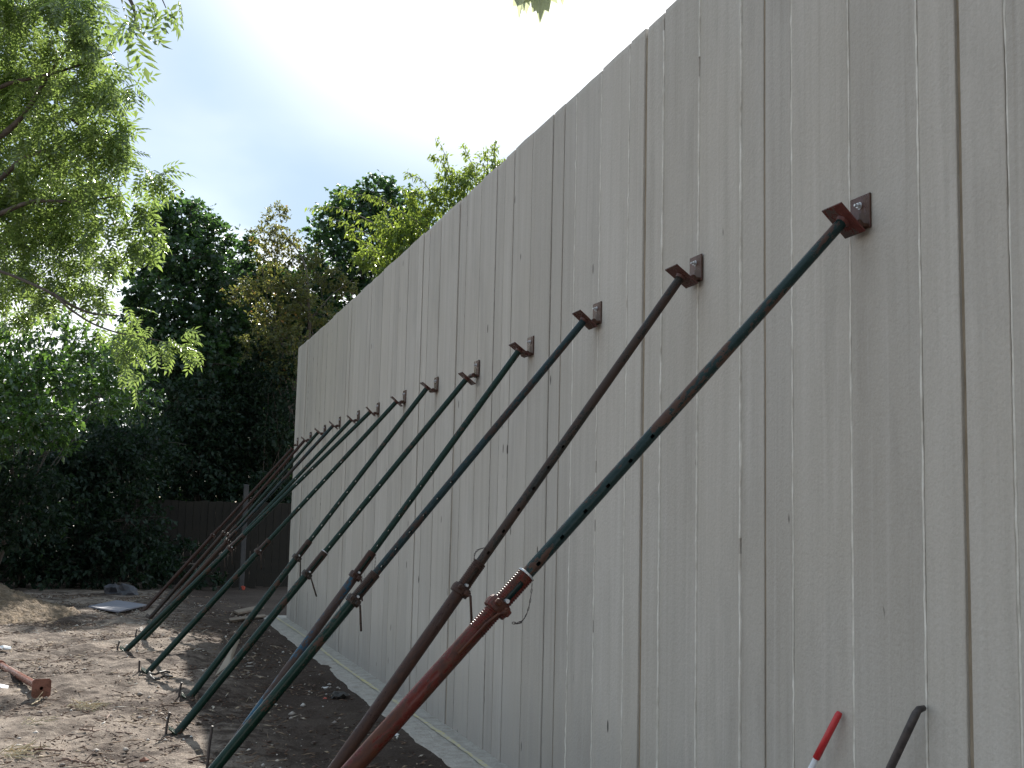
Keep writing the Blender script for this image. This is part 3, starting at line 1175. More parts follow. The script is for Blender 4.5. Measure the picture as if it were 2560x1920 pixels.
def stick(name, pts_px, r, mat, label, cat='stick', group=None, twigs=0):
    P = [on_ground(px, py) + np.array([0, 0, r * 0.9 + 0.006]) for px, py in pts_px]
    P = np.array(P)
    # smooth and roughen
    t = np.linspace(0, len(P) - 1, 5 * len(P))
    Q = np.stack([np.interp(t, np.arange(len(P)), P[:, k]) for k in range(3)], 1)
    Q += rng.normal(0, r * 0.25, Q.shape)
    o0 = Q[0].copy()
    bm = bmesh.new()
    tube_bm(bm, Q - o0, np.linspace(r, r * 0.55, len(Q)), 6)
    for k in range(twigs):
        a = Q[rng.integers(2, len(Q) - 2)] - o0
        d = np.array([rng.normal(0, 1), rng.normal(0, 1), abs(rng.normal(0, 0.4)) + 0.1])
        d *= rng.uniform(0.04, 0.12) / np.linalg.norm(d)
        tube_bm(bm, [a, a + d * 0.6, a + d + [0.004, 0, 0.005]], [r * 0.45, r * 0.35, r * 0.2], 5)
    o = build(name, bm, MATS[mat], None, True)
    o.location = o0
    tag(o, label, cat, group)
    return o


GS = 'dry sticks lying on the sunlit soil'
stick('stick', [(62, 1865), (90, 1879), (117, 1878), (140, 1882), (161, 1881)], 0.0085, 'stick_bark', 'wavy reddish stick with a thin side twig, lower left corner of the soil', group=GS, twigs=3)
stick('stick', [(197, 1829), (215, 1829), (237, 1834), (255, 1829), (273, 1834)], 0.008, 'stick_bark', 'knobbly stick with a pale end left of the ringed prop foot', group=GS, twigs=3)
stick('stick', [(289, 1835), (310, 1836), (332, 1838)], 0.006, 'stick_bark', 'thin straight stick between the knobbly stick and the steel pin', group=GS)
stick('stick', [(392, 1906), (419, 1911), (463, 1903), (519, 1895)], 0.0075, 'stick_bark', 'long red brown stick reaching into the wall shadow', group=GS, twigs=1)
stick('stick', [(156, 1903), (203, 1911), (244, 1917)], 0.009, 'stick_bark', 'thick stick at the bottom edge of the soil', group=GS, twigs=3)
stick('stick', [(265, 1802), (275, 1789), (294, 1787)], 0.007, 'stick_bark', 'short crooked stick standing up from the soil', group=GS, twigs=1)
stick('stick', [(80, 1765), (92, 1758), (101, 1752)], 0.006, 'straw', 'pale forked twig in front of the fallen prop plate', group=GS, twigs=2)
stick('stick', [(160, 1769), (205, 1771)], 0.006, 'stick_bark', 'dark twig beside the pale straw tuft', group=GS, twigs=3)
stick('stick', [(385, 1735), (402, 1737), (420, 1741)], 0.006, 'stick_bark', 'little brown stick beside the pin at the shadow edge', group=GS)


def tuft(px0, px1, n, label, seed, spread=0.05):
    r = np.random.default_rng(seed)
    a, c = on_ground(*px0), on_ground(*px1)
    bm = bmesh.new()
    for k in range(n):
        p = a + (c - a) * r.uniform(0, 1) + np.array([r.normal(0, 0.02), r.normal(0, spread), 0])
        d = (c - a) / np.linalg.norm(c - a) + r.normal(0, 0.6, 3) * [1, 1, 0.4]
        d *= r.uniform(0.05, 0.13) / np.linalg.norm(d)
        z = float(ground_z(p[0], p[1])) + r.uniform(0.004, 0.03)
        p[2] = z
        tube_bm(bm, [p - a, p + d * 0.5 + [0, 0, 0.008] - a, p + d - a], [0.003, 0.0035, 0.002], 4)
    o = build('straw_tuft', bm, MATS['straw'])
    o.location = a
    tag(o, label, 'straw', 'tufts of pale straw on the soil')


tuft((175, 1768), (244, 1774), 40, 'pale straw tuft right of the fallen prop', 3)
tuft((56, 1822), (108, 1814), 26, 'pale straw tuft above the wavy reddish stick', 4)
tuft((5, 1890), (75, 1886), 40, 'pale straw tuft at the left edge below the sticks', 5)


def litter():
    # chips and twigs nobody could count, and pebbles
    n = 26000
    x = -0.45 - 5.2 * rng.random(n) ** 0.85
    y = 5.5 + 17 * rng.random(n) ** 1.15
    dens = 0.5 + 0.5 * np.sin(2.1 * x + 1.3 * y) * np.sin(1.2 * x - 2.4 * y + 1) + 0.35 * np.sin(6.5 * x + 3 * y) * np.sin(4 * y - 5 * x)
    k_ = rng.random(n) < 0.15 + 0.85 * np.clip(dens, 0, 1)
    x, y = x[k_], y[k_]
    n = len(x)
    z = ground_z(x, y)
    ang = rng.uniform(0, 2 * math.pi, n)
    L = 0.008 + 0.022 * rng.random(n) ** 2
    W = L * rng.uniform(0.15, 0.6, n)
    big = rng.random(n) < 0.24
    L = np.where(big, L * 2.6 + 0.022, L)
    W = np.where(big, 0.0035, W)
    d = np.stack([np.cos(ang), np.sin(ang), rng.normal(0, 0.22, n)], 1)
    s = np.stack([-np.sin(ang), np.cos(ang), rng.normal(0, 0.3, n)], 1)
    c = np.stack([x, y, z + 0.012], 1)
    up = np.stack([np.zeros(n), np.zeros(n), 0.25 * W + 0.004], 1)
    V = np.stack([c - d * L[:, None], c + s * W[:, None], c + d * L[:, None], c - s * W[:, None], c + up, c - up], 1)
    T = np.array([(0, 1, 4), (1, 2, 4), (2, 3, 4), (3, 0, 4), (1, 0, 5), (2, 1, 5), (3, 2, 5), (0, 3, 5)])
    F = (np.arange(n)[:, None, None] * 6 + T[None]).reshape(-1, 3)
    o = link_mesh('ground_litter', np_mesh('ground_litter', V.reshape(-1, 3), F), MATS['litter'])
    tag(o, 'scattered bark chips, bits of twig and dry leaves on the soil', kind='stuff')
    n = 1500
    x = -0.45 - 5.0 * rng.random(n)
    y = 5.5 + 16 * rng.random(n)
    r = 0.005 + 0.026 * rng.random(n) ** 4
    c = np.stack([x, y, ground_z(x, y) + 0.006], 1)
    O = np.array([(1, 0, 0), (-1, 0, 0), (0, 1, 0), (0, -1, 0), (0, 0, 0.7), (0, 0, -0.7)], float)
    V = c[:, None] + O[None] * r[:, None, None] * rng.uniform(0.6, 1.3, (n, 6, 1))
    T = np.array([(0, 2, 4), (2, 1, 4), (1, 3, 4), (3, 0, 4), (2, 0, 5), (1, 2, 5), (3, 1, 5), (0, 3, 5)])
    F = (np.arange(n)[:, None, None] * 6 + T[None]).reshape(-1, 3)
    o = link_mesh('pebbles', np_mesh('pebbles', V.reshape(-1, 3), F), MATS['pebbles'])
    tag(o, 'small pebbles and crumbs of concrete on the soil', kind='stuff')


litter()


def crumple(name, p, size, mat, label, cat, seed, flat=0.35, sub=2):
    r = np.random.default_rng(seed)
    bm = bmesh.new()
    bmesh.ops.create_icosphere(bm, subdivisions=sub, radius=1.0)
    for v in bm.verts:
        k = 1 + r.normal(0, 0.22)
        v.co = Vector((v.co.x * size[0] * k, v.co.y * size[1] * k, (v.co.z * flat + 0.2) * size[2] * k))
    o = build(name, bm, MATS[mat])
    o.location = p
    tag(o, label, cat)
    return o


def oriented_board(name, corners, th, mat, label, cat):
    """four corner points (ordered) thickened downwards"""
    c = np.array(corners)
    n = np.cross(c[1] - c[0], c[3] - c[0])
    n /= np.linalg.norm(n)
    if n[2] < 0:
        n = -n
    o0 = c.mean(0)
    bm = bmesh.new()
    a = [bm.verts.new(q - o0) for q in c]
    d = [bm.verts.new(q - o0 - n * th) for q in c]
    bm.faces.new(a)
    bm.faces.new(list(reversed(d)))
    for k in range(4):
        bm.faces.new((a[k], d[k], d[(k + 1) % 4], a[(k + 1) % 4]))
    bmesh.ops.recalc_face_normals(bm, faces=bm.faces)
    o = build(name, bm, MATS[mat])
    o.location = o0
    tag(o, label, cat)


G = lambda px, py, l=0.0: on_ground(px, py, l)
oriented_board('grey_board', [G(220, 1515, .05), G(292, 1500, .05), G(367, 1511, .05), G(297, 1528, .05)], 0.02, 'grey_board', 'square grey board lying flat in the shade before the hedge', 'board')
oriented_board('plank', [G(585, 1526, .04), G(650, 1512, .04), G(660, 1517, .04), G(596, 1532, .04)], 0.03, 'old_timber', 'short weathered plank on the soil near the far wall corner', 'plank')
oriented_board('plank', [G(572, 1545, .03), G(662, 1535, .03), G(666, 1540, .03), G(576, 1551, .03)], 0.02, 'old_timber', 'thin broken plank lying in front of the short plank', 'plank')
crumple('plastic_bag', G(282, 1484), (0.16, 0.15, 0.22), 'grey_sheeting', 'crumpled grey bag slumped at the foot of the hedge, left one', 'bag', 11, 0.6)
crumple('plastic_bag', G(318, 1487), (0.19, 0.15, 0.21), 'grey_sheeting', 'crumpled grey bag slumped at the foot of the hedge, right one', 'bag', 12, 0.6)
crumple('dark_rag', G(845, 1742), (0.07, 0.09, 0.07), 'black_strap', 'black rag dropped in the shade next to the footing', 'rag', 13, 0.5)
crumple('paper_scrap', G(812, 1722), (0.025, 0.035, 0.03), 'white_plastic', 'white scrap of plastic left of the black rag', 'litter', 14, 0.5, 1)
crumple('paper_scrap', G(812, 1748), (0.02, 0.035, 0.02), 'red_plastic', 'red and white scrap in front of the black rag', 'litter', 15, 0.5, 1)
crumple('paper_scrap', G(566, 1561), (0.04, 0.04, 0.03), 'white_plastic', 'white scrap on dark soil beyond the board offcut', 'litter', 16, 0.5, 1)
crumple('paper_scrap', G(612, 1578), (0.045, 0.03, 0.03), 'white_plastic', 'white scrap just above the board offcut', 'litter', 17, 0.5, 1)
crumple('paper_scrap', G(990, 1838), (0.035, 0.03, 0.015), 'white_plastic', 'white flattened scrap under the nearest red prop', 'litter', 18, 0.4, 1)
crumple('paper_scrap', G(416, 1748), (0.012, 0.02, 0.012), 'white_plastic', 'tiny white scrap left of the pin at the shadow edge', 'litter', 19, 0.5, 1)
crumple('paper_scrap', G(6, 1622), (0.09, 0.05, 0.05), 'white_plastic', 'white scrap at the left edge behind the fallen prop', 'litter', 20, 0.5, 1)
crumple('paper_scrap', G(-2, 1722), (0.07, 0.07, 0.05), 'white_plastic', 'white scrap at the left edge below the fallen prop', 'litter', 21, 0.5, 1)
crumple('brick_piece', G(360, 1908), (0.032, 0.024, 0.05), 'brick_red', 'small lump of red brick on the sunlit soil', 'brick', 22, 0.4, 1)


def make_offcut():
    Yo = 10.1
    P = [at(583, 1612, Yo + 0.05), at(597, 1598, Yo + 0.1), at(572, 1662, Yo), at(537, 1690, Yo - 0.05)]
    c = np.array(P)
    o0 = c.mean(0)
    bm = bmesh.new()
    th = np.array([0.012, 0.02, 0.0])
    a = [bm.verts.new(q - o0) for q in c]
    d = [bm.verts.new(q - o0 + th) for q in c]
    bm.faces.new(a)
    bm.faces.new(list(reversed(d)))
    for k in range(4):
        bm.faces.new((a[k], d[k], d[(k + 1) % 4], a[(k + 1) % 4]))
    bmesh.ops.recalc_face_normals(bm, faces=bm.faces)
    o = build('timber_offcut', bm, MATS['pale_timber'])
    o.location = o0
    tag(o, 'pale board offcut propped up between two green props', 'board')


make_offcut()


def make_strap():
    a = G(380, 1690)
    bm = bmesh.new()
    r = np.random.default_rng(5)
    for pts in ([(375, 1683), (388, 1686), (400, 1681), (414, 1678), (424, 1681)], [(378, 1693), (392, 1696), (404, 1693), (414, 1689), (430, 1691)], [(374, 1680), (376, 1690), (386, 1699), (400, 1697)]):
        Q = np.array([G(*q, 0.015 + 0.02 * r.random()) for q in pts])
        tube_bm(bm, Q - a, 0.010, 6)
    o = build('strap', bm, MATS['black_strap'], None, True)
    o.location = a
    tag(o, 'dark strap tangled on the soil round a prop foot', 'strap')


make_strap()


def make_heap():
    c = np.array([-5.75, 18.2])
    n = 170
    g = np.linspace(-3.2, 3.2, n)
    X, Y = np.meshgrid(g, g)
    R = np.sqrt((X / 1.0) ** 2 + (Y / 0.95) ** 2)
    H = 1.16 * np.clip(1 - R / 2.9, 0, 1) ** 1.25
    nz = rng.normal(0, 1, X.shape)
    nz = (nz + np.roll(nz, 1, 0) + np.roll(nz, 1, 1) + np.roll(nz, -1, 0)) / 4
    H = H + 0.032 * nz * (H > 0.02) + 0.03 * wob(2 * X, 2 * Y) * (H > 0.1)
    GZ = ground_z(X + c[0], Y + c[1])
    Z = GZ + H - 0.02 - 0.12 * sm(2.8, 3.2, R)
    V = np.stack([X.ravel(), Y.ravel(), Z.ravel()], 1)
    i = np.arange(n * n).reshape(n, n)
    F = np.stack([i[:-1, :-1], i[:-1, 1:], i[1:, 1:], i[1:, :-1]], -1).reshape(-1, 4)
    o = link_mesh('soil_heap', np_mesh('soil_heap', V, F, True), MATS['heap_soil'])
    o.location = (c[0], c[1], 0)
    tag(o, 'heap of loose straw coloured soil at the left edge', 'soil heap')


make_heap()


# ------------------------------------------------------------------ fence and post behind the hedge
def make_fence():
    Yf = 25.6
    root = empty('timber_fence', (-2.0, Yf, 0.05))
    tag(root, 'dark timber board fence behind the shrubs in deep shade', 'fence')
    bm = bmesh.new()
    box(bm, (0, 0, 0.85), (0.149, 0.022, 1.78), bev=0.003)
    me = bpy.data.meshes.new('board')
    bm.to_mesh(me)
    bm.free()
    for k in range(62):
        o = link_mesh('board', me, MATS['fence_timber'], root)
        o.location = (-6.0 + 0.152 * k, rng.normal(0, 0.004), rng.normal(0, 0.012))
    for z in (0.35, 1.4):
        bm = bmesh.new()
        box(bm, (-1.3, 0.045, z), (9.5, 0.045, 0.08))
        build('rail', bm, MATS['fence_timber'], root)
    p = G(603, 1474)
    bm = bmesh.new()
    box(bm, (0, 0, 1.0), (0.10, 0.10, 2.35), bev=0.01)
    root2 = empty('fence_post', p)
    tag(root2, 'grey concrete fence post standing in the shade beyond the wall', 'post')
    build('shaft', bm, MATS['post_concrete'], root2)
    crumple('bucket_scrap', p + np.array([0.02, -0.14, 0.02]), (0.05, 0.05, 0.10), 'red_plastic', 'red scrap at the foot of the grey fence post', 'litter', 23, 0.6, 1)


make_fence()

# ------------------------------------------------------------------ foliage
def norm(a):
    return a / (np.linalg.norm(a, axis=-1, keepdims=True) + 1e-9)


# templates: (verts K,3 with y along the leaf, tris)
def tpl_simple(w=0.28, fold=0.10):
    v = np.array([(0, 0, 0), (-w, 0.42, fold), (0, 1, -0.06), (w, 0.42, fold)])
    return v, np.array([(0, 2, 1), (0, 3, 2)])


def tpl_broad():
    v = np.array([(0, 0, 0), (-0.50, 0.28, 0.05), (-0.28, 0.62, 0.08), (0, 1, -0.05), (0.28, 0.62, 0.08), (0.50, 0.28, 0.05)])
    return v, np.array([(0, 2, 1), (0, 3, 2), (0, 4, 3), (0, 5, 4)])


def tpl_ash(pairs=4):
    V, T = [], []

    def leaflet(b, d, l, w):
        k = len(V)
        d = np.array(d, float)
        d /= np.linalg.norm(d)
        s = np.cross(d, [0, 0, 1.0])
        s /= np.linalg.norm(s)
        b = np.array(b, float)
        V.extend([b, b + d * l * 0.45 - s * w + [0, 0, 0.02], b + d * l + [0, 0, -0.03], b + d * l * 0.45 + s * w + [0, 0, 0.02]])
        T.extend([(k, k + 2, k + 1), (k, k + 3, k + 2)])

    for i in range(pairs):
        y = 0.25 + 0.17 * i
        z = -0.22 * y * y
        for sgn in (-1, 1):
            leaflet((0, y, z), (sgn * 1.0, 0.55, -0.25), 0.36, 0.062)
    leaflet((0, 0.86, -0.16), (0, 1, -0.4), 0.36, 0.065)
    return np.array(V), np.array(T)


TPL = {'simple': tpl_simple(), 'broad': tpl_broad(), 'ash': tpl_ash(), 'narrow': tpl_simple(0.19, 0.07)}


def leaves_mesh(name, P, D, Nn, S, tpl):
    v, t = TPL[tpl]
    side = norm(np.cross(D, Nn))
    nn = np.cross(side, D)
    V = P[:, None] + S[:, None, None] * (v[None, :, 0:1] * side[:, None] + v[None, :, 1:2] * D[:, None] + v[None, :, 2:3] * nn[:, None])
    F = (np.arange(len(P))[:, None, None] * len(v) + t[None]).reshape(-1, 3)
    return np_mesh(name, V.reshape(-1, 3), F)


def clump_leaves(r, c, rad, n_tw, per, size, droop=0.5, tw_len=0.45, hollow=0.35, nj=0.55):
    """twigs spread through an ellipsoid, leaves set along each twig"""
    u = norm(r.normal(0, 1, (n_tw, 3)))
    q = hollow + (1 - hollow) * r.random(n_tw) ** 0.7
    p0 = c + u * rad * (q * 0.86)[:, None]
    d = norm(u * [1, 1, 0.7] + r.normal(0, 0.55, (n_tw, 3)) + [0, 0, 0.15])
    ln = tw_len * np.mean(rad) * r.uniform(0.5, 1.2, n_tw)
    t = (np.arange(per) + r.uniform(0, 1, (n_tw, per))) / per
    P = p0[:, None] + d[:, None] * (ln[:, None] * t)[..., None]
    P[..., 2] -= (droop * 0.35 * ln[:, None] * t * t)
    P += r.normal(0, 0.03, P.shape) * size * 4
    D = norm(d[:, None] * 0.6 + r.normal(0, 0.65, P.shape) + np.array([0, 0, -droop]))
    Nn = norm(r.normal(0, nj, P.shape) + np.array([0, 0, 1.0]))
    S = size * r.uniform(0.65, 1.25, P.shape[:2])
    return P.reshape(-1, 3), D.reshape(-1, 3), Nn.reshape(-1, 3), S.ravel(), p0, d, ln


def limb(p0, p1, r0, r1, r, n=7, bend=0.10):
    p0, p1 = np.array(p0, float), np.array(p1, float)
    L = np.linalg.norm(p1 - p0)
    t = np.linspace(0, 1, n)[:, None]
    off = r.normal(0, bend * L, 3) * [1, 1, 0.5]
    P = p0 + (p1 - p0) * t + off * np.sin(t * math.pi) * 0.6 + np.array([0, 0, 0.10 * L]) * np.sin(t * math.pi)
    P[1:-1] += r.normal(0, 0.012 * L, (n - 2, 3))
    return P, np.linspace(r0, r1, n)


def make_tree(name, base, clumps, leafmat, tpl, size, dens, per, label, cat, seed, group=None, bark='bark', trunk_r=0.16, droop=0.5,
              twig_show=0.05, extra_limbs=(), extra_leaves=(), hollow=0.35, crown_name='crown', fork=0.45, tw_len=0.45, limb_k=0.32, nj=0.55):
    """clumps: (px, py, Y, radius_px[, squash])"""
    r = np.random.default_rng(seed)
    base = np.array(base, float)
    root = empty(name, base)
    tag(root, label, cat, group)
    PP, DD, NN, SS = [], [], [], []
    TV, TF = [], []
    nv = 0

    def add_tube(P, R, sides=6):
        nonlocal nv
        V, F = tube_np(P, R, sides)
        TV.append(V - base)
        TF.append(np.array(F) + nv)
        nv += len(V)

    cs = []
    for cl in clumps:
        sq = cl[4] if len(cl) > 4 else 0.85
        if isinstance(cl[0], tuple):
            c, R = np.array(cl[0], float), cl[1]
        else:
            px, py, Y, rp = cl[:4]
            c = at(px, py, Y)
            R = rp / FPX * np.linalg.norm(c - CAM_P)
        cs.append((c, np.array([R, R * 1.05, R * sq])))
    cen = np.mean([c for c, _ in cs], 0)
    fk = base + (cen - base) * [0.35, 0.35, 0] + [0, 0, max(0.5, (cen[2] - base[2]) * fork)]
    P, R = limb(base - [0, 0, 0.2], fk, trunk_r, trunk_r * 0.7, r, 8, 0.04)
    add_tube(P, R, 10)
    for c, rad in cs:
        if limb_k > 0:
            P, R = limb(fk, c, trunk_r * limb_k, trunk_r * 0.06, r, 8)
            add_tube(P, R, 6)
        area = rad[0] * rad[2]
        ntw = max(6, int(dens * 5.0 * area / (size * size) / per))
        a, d, n, s, p0, td, ln = clump_leaves(r, c, rad, ntw, per, size, droop, tw_len, hollow, nj)
        PP.append(a), DD.append(d), NN.append(n), SS.append(s)
        for k in range(int(ntw * twig_show)):
            st = c + (p0[k] - c) * 0.15
            P, R = limb(st, p0[k] + td[k] * ln[k] * 0.9, trunk_r * 0.07 + 0.004, 0.003, r, 5, 0.05)
            add_tube(P, R, 4)
    for P, R in extra_limbs:
        add_tube(np.array(P), np.array(R), 6)
    for a, d, n, s in extra_leaves:
        PP.append(a), DD.append(d), NN.append(n), SS.append(s)
    TVc = np.concatenate(TV)
    TFc = np.concatenate(TF)
    link_mesh('trunk', np_mesh('trunk', TVc, TFc, True), MATS[bark], root)
    P, D, Nn, S = (np.concatenate(k) for k in (PP, DD, NN, SS))
    keep = P[:, 2] > base[2] + 0.02
    me = leaves_mesh(crown_name, P[keep] - base, D[keep], Nn[keep], S[keep], tpl)
    link_mesh(crown_name, me, MATS[leafmat], root)
    return root, len(P)


def gz(x, y):
    return np.array([x, y, float(ground_z(x, y))])


def px_limb(pts, r0, r1):
    P = np.array([at(*p) for p in pts])
    t = np.linspace(0, len(P) - 1, 4 * len(P))
    Q = np.stack([np.interp(t, np.arange(len(P)), P[:, k]) for k in range(3)], 1)
    # smooth the corners
    for _ in range(2):
        Q[1:-1] = 0.25 * Q[:-2] + 0.5 * Q[1:-1] + 0.25 * Q[2:]
    return Q, np.linspace(r0, r1, len(Q))


def spray(pts, n, size, seed, droop=0.6, jitter=0.10):
    """leaves along a hand-drawn twig"""
    r = np.random.default_rng(seed)
    Q, _ = px_limb(pts, 1, 1)
    t = r.uniform(0.05, 1, n) * (len(Q) - 1)
    P = np.stack([np.interp(t, np.arange(len(Q)), Q[:, k]) for k in range(3)], 1)
    tan = norm(np.gradient(Q, axis=0))[np.clip(t.astype(int), 0, len(Q) - 1)]
    P = P + r.normal(0, jitter, P.shape) * size * 3
    D = norm(tan * 0.5 + r.normal(0, 0.45, P.shape) + np.array([0, 0, -droop]))
    Nn = norm(r.normal(0, 0.5, P.shape) + np.array([0, 0, 1.0]))
    return P, D, Nn, size * r.uniform(0.7, 1.2, n)


def make_trees():
    tot = 0
    # ---- big ash on the left, trunk out of the picture
    cl = [(-160, 60, 16, 130), (-60, -30, 15, 130), (60, -20, 14.5, 110), (170, 10, 14, 90), (215, 60, 14, 55), (40, 130, 16, 120), (150, 150, 15, 95), (240, 170, 14.5, 75), (305, 205, 14, 48),
          (-60, 250, 17, 150), (60, 270, 16, 110), (170, 290, 15, 100), (255, 300, 14.5, 75), (300, 345, 14.5, 45), (20, 400, 17, 110), (130, 410, 16, 95), (230, 410, 15, 85), (320, 420, 14.5, 60), (370, 450, 14.5, 34),
          (-50, 480, 17, 120), (60, 520, 17, 100), (170, 520, 16, 95), (270, 510, 15, 80), (330, 560, 15, 48), (350, 605, 15, 30), (20, 620, 17, 95), (120, 620, 16, 90), (220, 610, 15.5, 75), (290, 625, 15, 45),
          (40, 720, 17, 80), (130, 710, 16, 75), (210, 710, 15.5, 45), (235, 745, 15.5, 26)]
    lim = [px_limb([(-500, 500, 17), (-120, 380, 16), (0, 345, 15.6), (60, 290, 15.3), (120, 190, 15), (160, 130, 14.8), (215, 60, 14.6)], 0.06, 0.008),
           px_limb([(-300, 420, 17), (0, 210, 15.5), (110, 190, 15), (210, 160, 14.6), (290, 130, 14.4)], 0.035, 0.006),
           px_limb([(-200, 560, 17), (0, 450, 15.8), (60, 390, 15.5), (160, 365, 15), (260, 330, 14.7)], 0.05, 0.006),
           px_limb([(-300, 650, 17), (0, 535, 16), (80, 500, 15.6), (190, 505, 15.2), (300, 490, 14.8)], 0.045, 0.006),
           px_limb([(-300, 600, 17), (0, 676, 15.5), (70, 705, 15.3), (135, 735, 15), (170, 770, 15), (230, 810, 15), (300, 835, 15), (370, 845, 14.8), (425, 858, 14.6)], 0.024, 0.005),
           px_limb([(130, 733, 15), (180, 765, 15.1), (230, 785, 15.2), (285, 788, 15.2), (320, 793, 15.2)], 0.022, 0.006)]
    exl = [spray([(395, 840, 14.7), (425, 855, 14.6), (470, 870, 14.5)], 34, 0.26, 31, 0.35, 0.12),
           spray([(280, 800, 15.1), (330, 815, 15), (350, 850, 15)], 34, 0.25, 32, 0.4, 0.16),
           spray([(300, 835, 15), (330, 880, 15), (320, 930, 15)], 30, 0.25, 33, 0.6, 0.16),
           spray([(290, -40, 10), (335, 10, 10), (345, 45, 10), (338, 62, 10)], 10, 0.34, 34, 0.7, 0.04),
           spray([(380, -60, 10), (405, -10, 10), (415, 20, 10)], 10, 0.30, 35, 0.8, 0.06)]
    lim += [px_limb([(-260, 300, 16), (60, -120, 12.5), (260, -90, 10.5), (335, 10, 10), (338, 60, 10)], 0.05, 0.004), px_limb([(260, -90, 10.5), (380, -60, 10), (415, 20, 10)], 0.012, 0.004)]
    _, n = make_tree('ash_tree', gz(-9.2, 17.5), cl, 'ash_leaf', 'ash', 0.27, 11.0, 5, 'tall ash tree with feathery sunlit leaves filling the left edge', 'tree', 1, trunk_r=0.26, droop=0.55, extra_limbs=lim, extra_leaves=exl, hollow=0.12, twig_show=0.03, limb_k=0.0, nj=0.36)
    tot += n
    # ---- dark maples in the middle distance
    g1 = 'broad leaved trees beyond the far end of the wall'
    cl = [(440, 530, 29.5, 55), (475, 560, 29, 70), (405, 560, 29, 55), (530, 590, 29, 60), (390, 640, 29, 60), (470, 650, 28.5, 85), (360, 690, 29, 42), (335, 740, 28.5, 38), (420, 740, 28.5, 90), (520, 700, 29, 90), (360, 810, 28.5, 70), (460, 830, 28.5, 95), (540, 810, 29, 90), (400, 900, 28, 90), (500, 920, 28, 100)]
    _, n = make_tree('maple_tree', gz(-0.4, 29), cl, 'maple_leaf', 'broad', 0.112, 6.5, 8, 'dark green maple in the middle, standing left of the yellowing thorn', 'tree', 2, group=g1, trunk_r=0.2, droop=0.4)
    tot += n
    cl = [(605, 640, 30.5, 45), (630, 610, 30.5, 26), (650, 690, 30.5, 60), (590, 720, 30.5, 70), (660, 780, 30.5, 80), (600, 840, 30, 90), (680, 880, 30, 80), (580, 940, 30, 90), (720, 740, 30.5, 65), (690, 700, 30.5, 45), (765, 790, 30.5, 60), (640, 690, 30.5, 40), (660, 980, 29.8, 90), (540, 880, 30, 80), (560, 1010, 29.6, 90)]
    _, n = make_tree('maple_tree', gz(1.6, 30.5), cl, 'maple_leaf', 'broad', 0.112, 6.5, 8, 'lower dark tree in the gap between the maple and the round crown', 'tree', 3, group=g1, trunk_r=0.16, droop=0.4)
    tot += n
    cl = [(940, 480, 31, 55), (880, 520, 31, 65), (990, 530, 31, 75), (820, 560, 31, 55), (930, 590, 31, 95), (1040, 600, 31, 70), (840, 650, 31, 90), (960, 690, 31, 95), (780, 720, 31, 70), (880, 760, 31, 100), (1040, 700, 31, 70), (780, 820, 30.5, 90), (720, 860, 30.5, 70), (700, 960, 30, 80), (800, 900, 30.5, 90), (890, 860, 30.5, 90), (820, 1010, 30.5, 100), (920, 980, 30.5, 100), (760, 1100, 30.5, 90), (980, 850, 30.5, 80)]
    _, n = make_tree('maple_tree', gz(4.6, 31), cl, 'maple_leaf', 'broad', 0.112, 6.5, 8, 'dark tree with a round crown rising behind the wall top', 'tree', 4, group=g1, trunk_r=0.22, droop=0.4)
    tot += n
    # ---- cherry with hanging leaves above the wall
    cl = [(1170, 470, 25, 60), (1220, 420, 25, 45), (1110, 520, 25, 60), (1050, 570, 25, 50), (1000, 600, 25, 50), (1130, 450, 25, 40), (1180, 560, 25, 70), (1060, 500, 25, 45), (980, 560, 25, 45), (1020, 640, 25, 60), (930, 640, 25.5, 45), (1080, 640, 25, 70), (1000, 680, 25, 60)]
    lim, exl = [], []
    tw = [[(1120, 660, 25), (1026, 610, 25), (975, 585, 25), (912, 544, 25), (840, 515, 25), (773, 522, 25)],
          [(1150, 620, 25), (1040, 553, 25), (958, 500, 25), (907, 487, 25), (845, 481, 25)],
          [(1160, 520, 25), (1122, 422, 25), (1111, 381, 25), (1092, 345, 25)],
          [(1130, 470, 25), (1115, 420, 25), (1095, 395, 25), (1076, 388, 25)],
          [(1090, 500, 25), (1060, 455, 25), (1040, 440, 25), (1016, 430, 25)],
          [(1200, 470, 25), (1180, 410, 25), (1165, 380, 25), (1158, 362, 25)],
          [(1250, 450, 25), (1235, 400, 25), (1236, 375, 25), (1240, 358, 25)],
          [(1000, 640, 25), (930, 590, 25), (870, 560, 25), (820, 545, 25)],
          [(980, 660, 25), (900, 600, 25), (870, 578, 25)],
          [(1080, 560, 25), (1020, 500, 25), (1006, 465, 25)]]
    for k, q in enumerate(tw):
        lim.append(px_limb(q, 0.022 if k < 2 else 0.012, 0.004))
        exl.append(spray(q[1:] if k < 2 else q, 150 if k < 2 else 70, 0.125, 50 + k, 0.95, 0.12))
    _, n = make_tree('cherry_tree', gz(4.6, 25.5), cl, 'cherry_leaf', 'narrow', 0.125, 11.0, 8, 'cherry tree with drooping yellow green leaves leaning over the wall top', 'tree', 5, bark='pale_bark', trunk_r=0.12, droop=0.95, extra_limbs=lim, extra_leaves=exl, tw_len=0.6)
    tot += n
    # ---- yellowing thorn
    cl = [(690, 545, 28, 28, 1.3), (660, 590, 28, 34), (720, 600, 28, 34), (690, 650, 28, 48), (770, 645, 28, 36), (640, 720, 27, 55, .5), (730, 720, 27, 60, .6), (820, 690, 28, 42, .5), (860, 720, 28, 40, .5), (690, 790, 27, 65, .6), (780, 780, 27, 60, .6), (650, 860, 26.5, 55, .7), (730, 850, 26.5, 50, .7), (600, 740, 27, 40, .5), (700, 920, 26.5, 50, .7)]
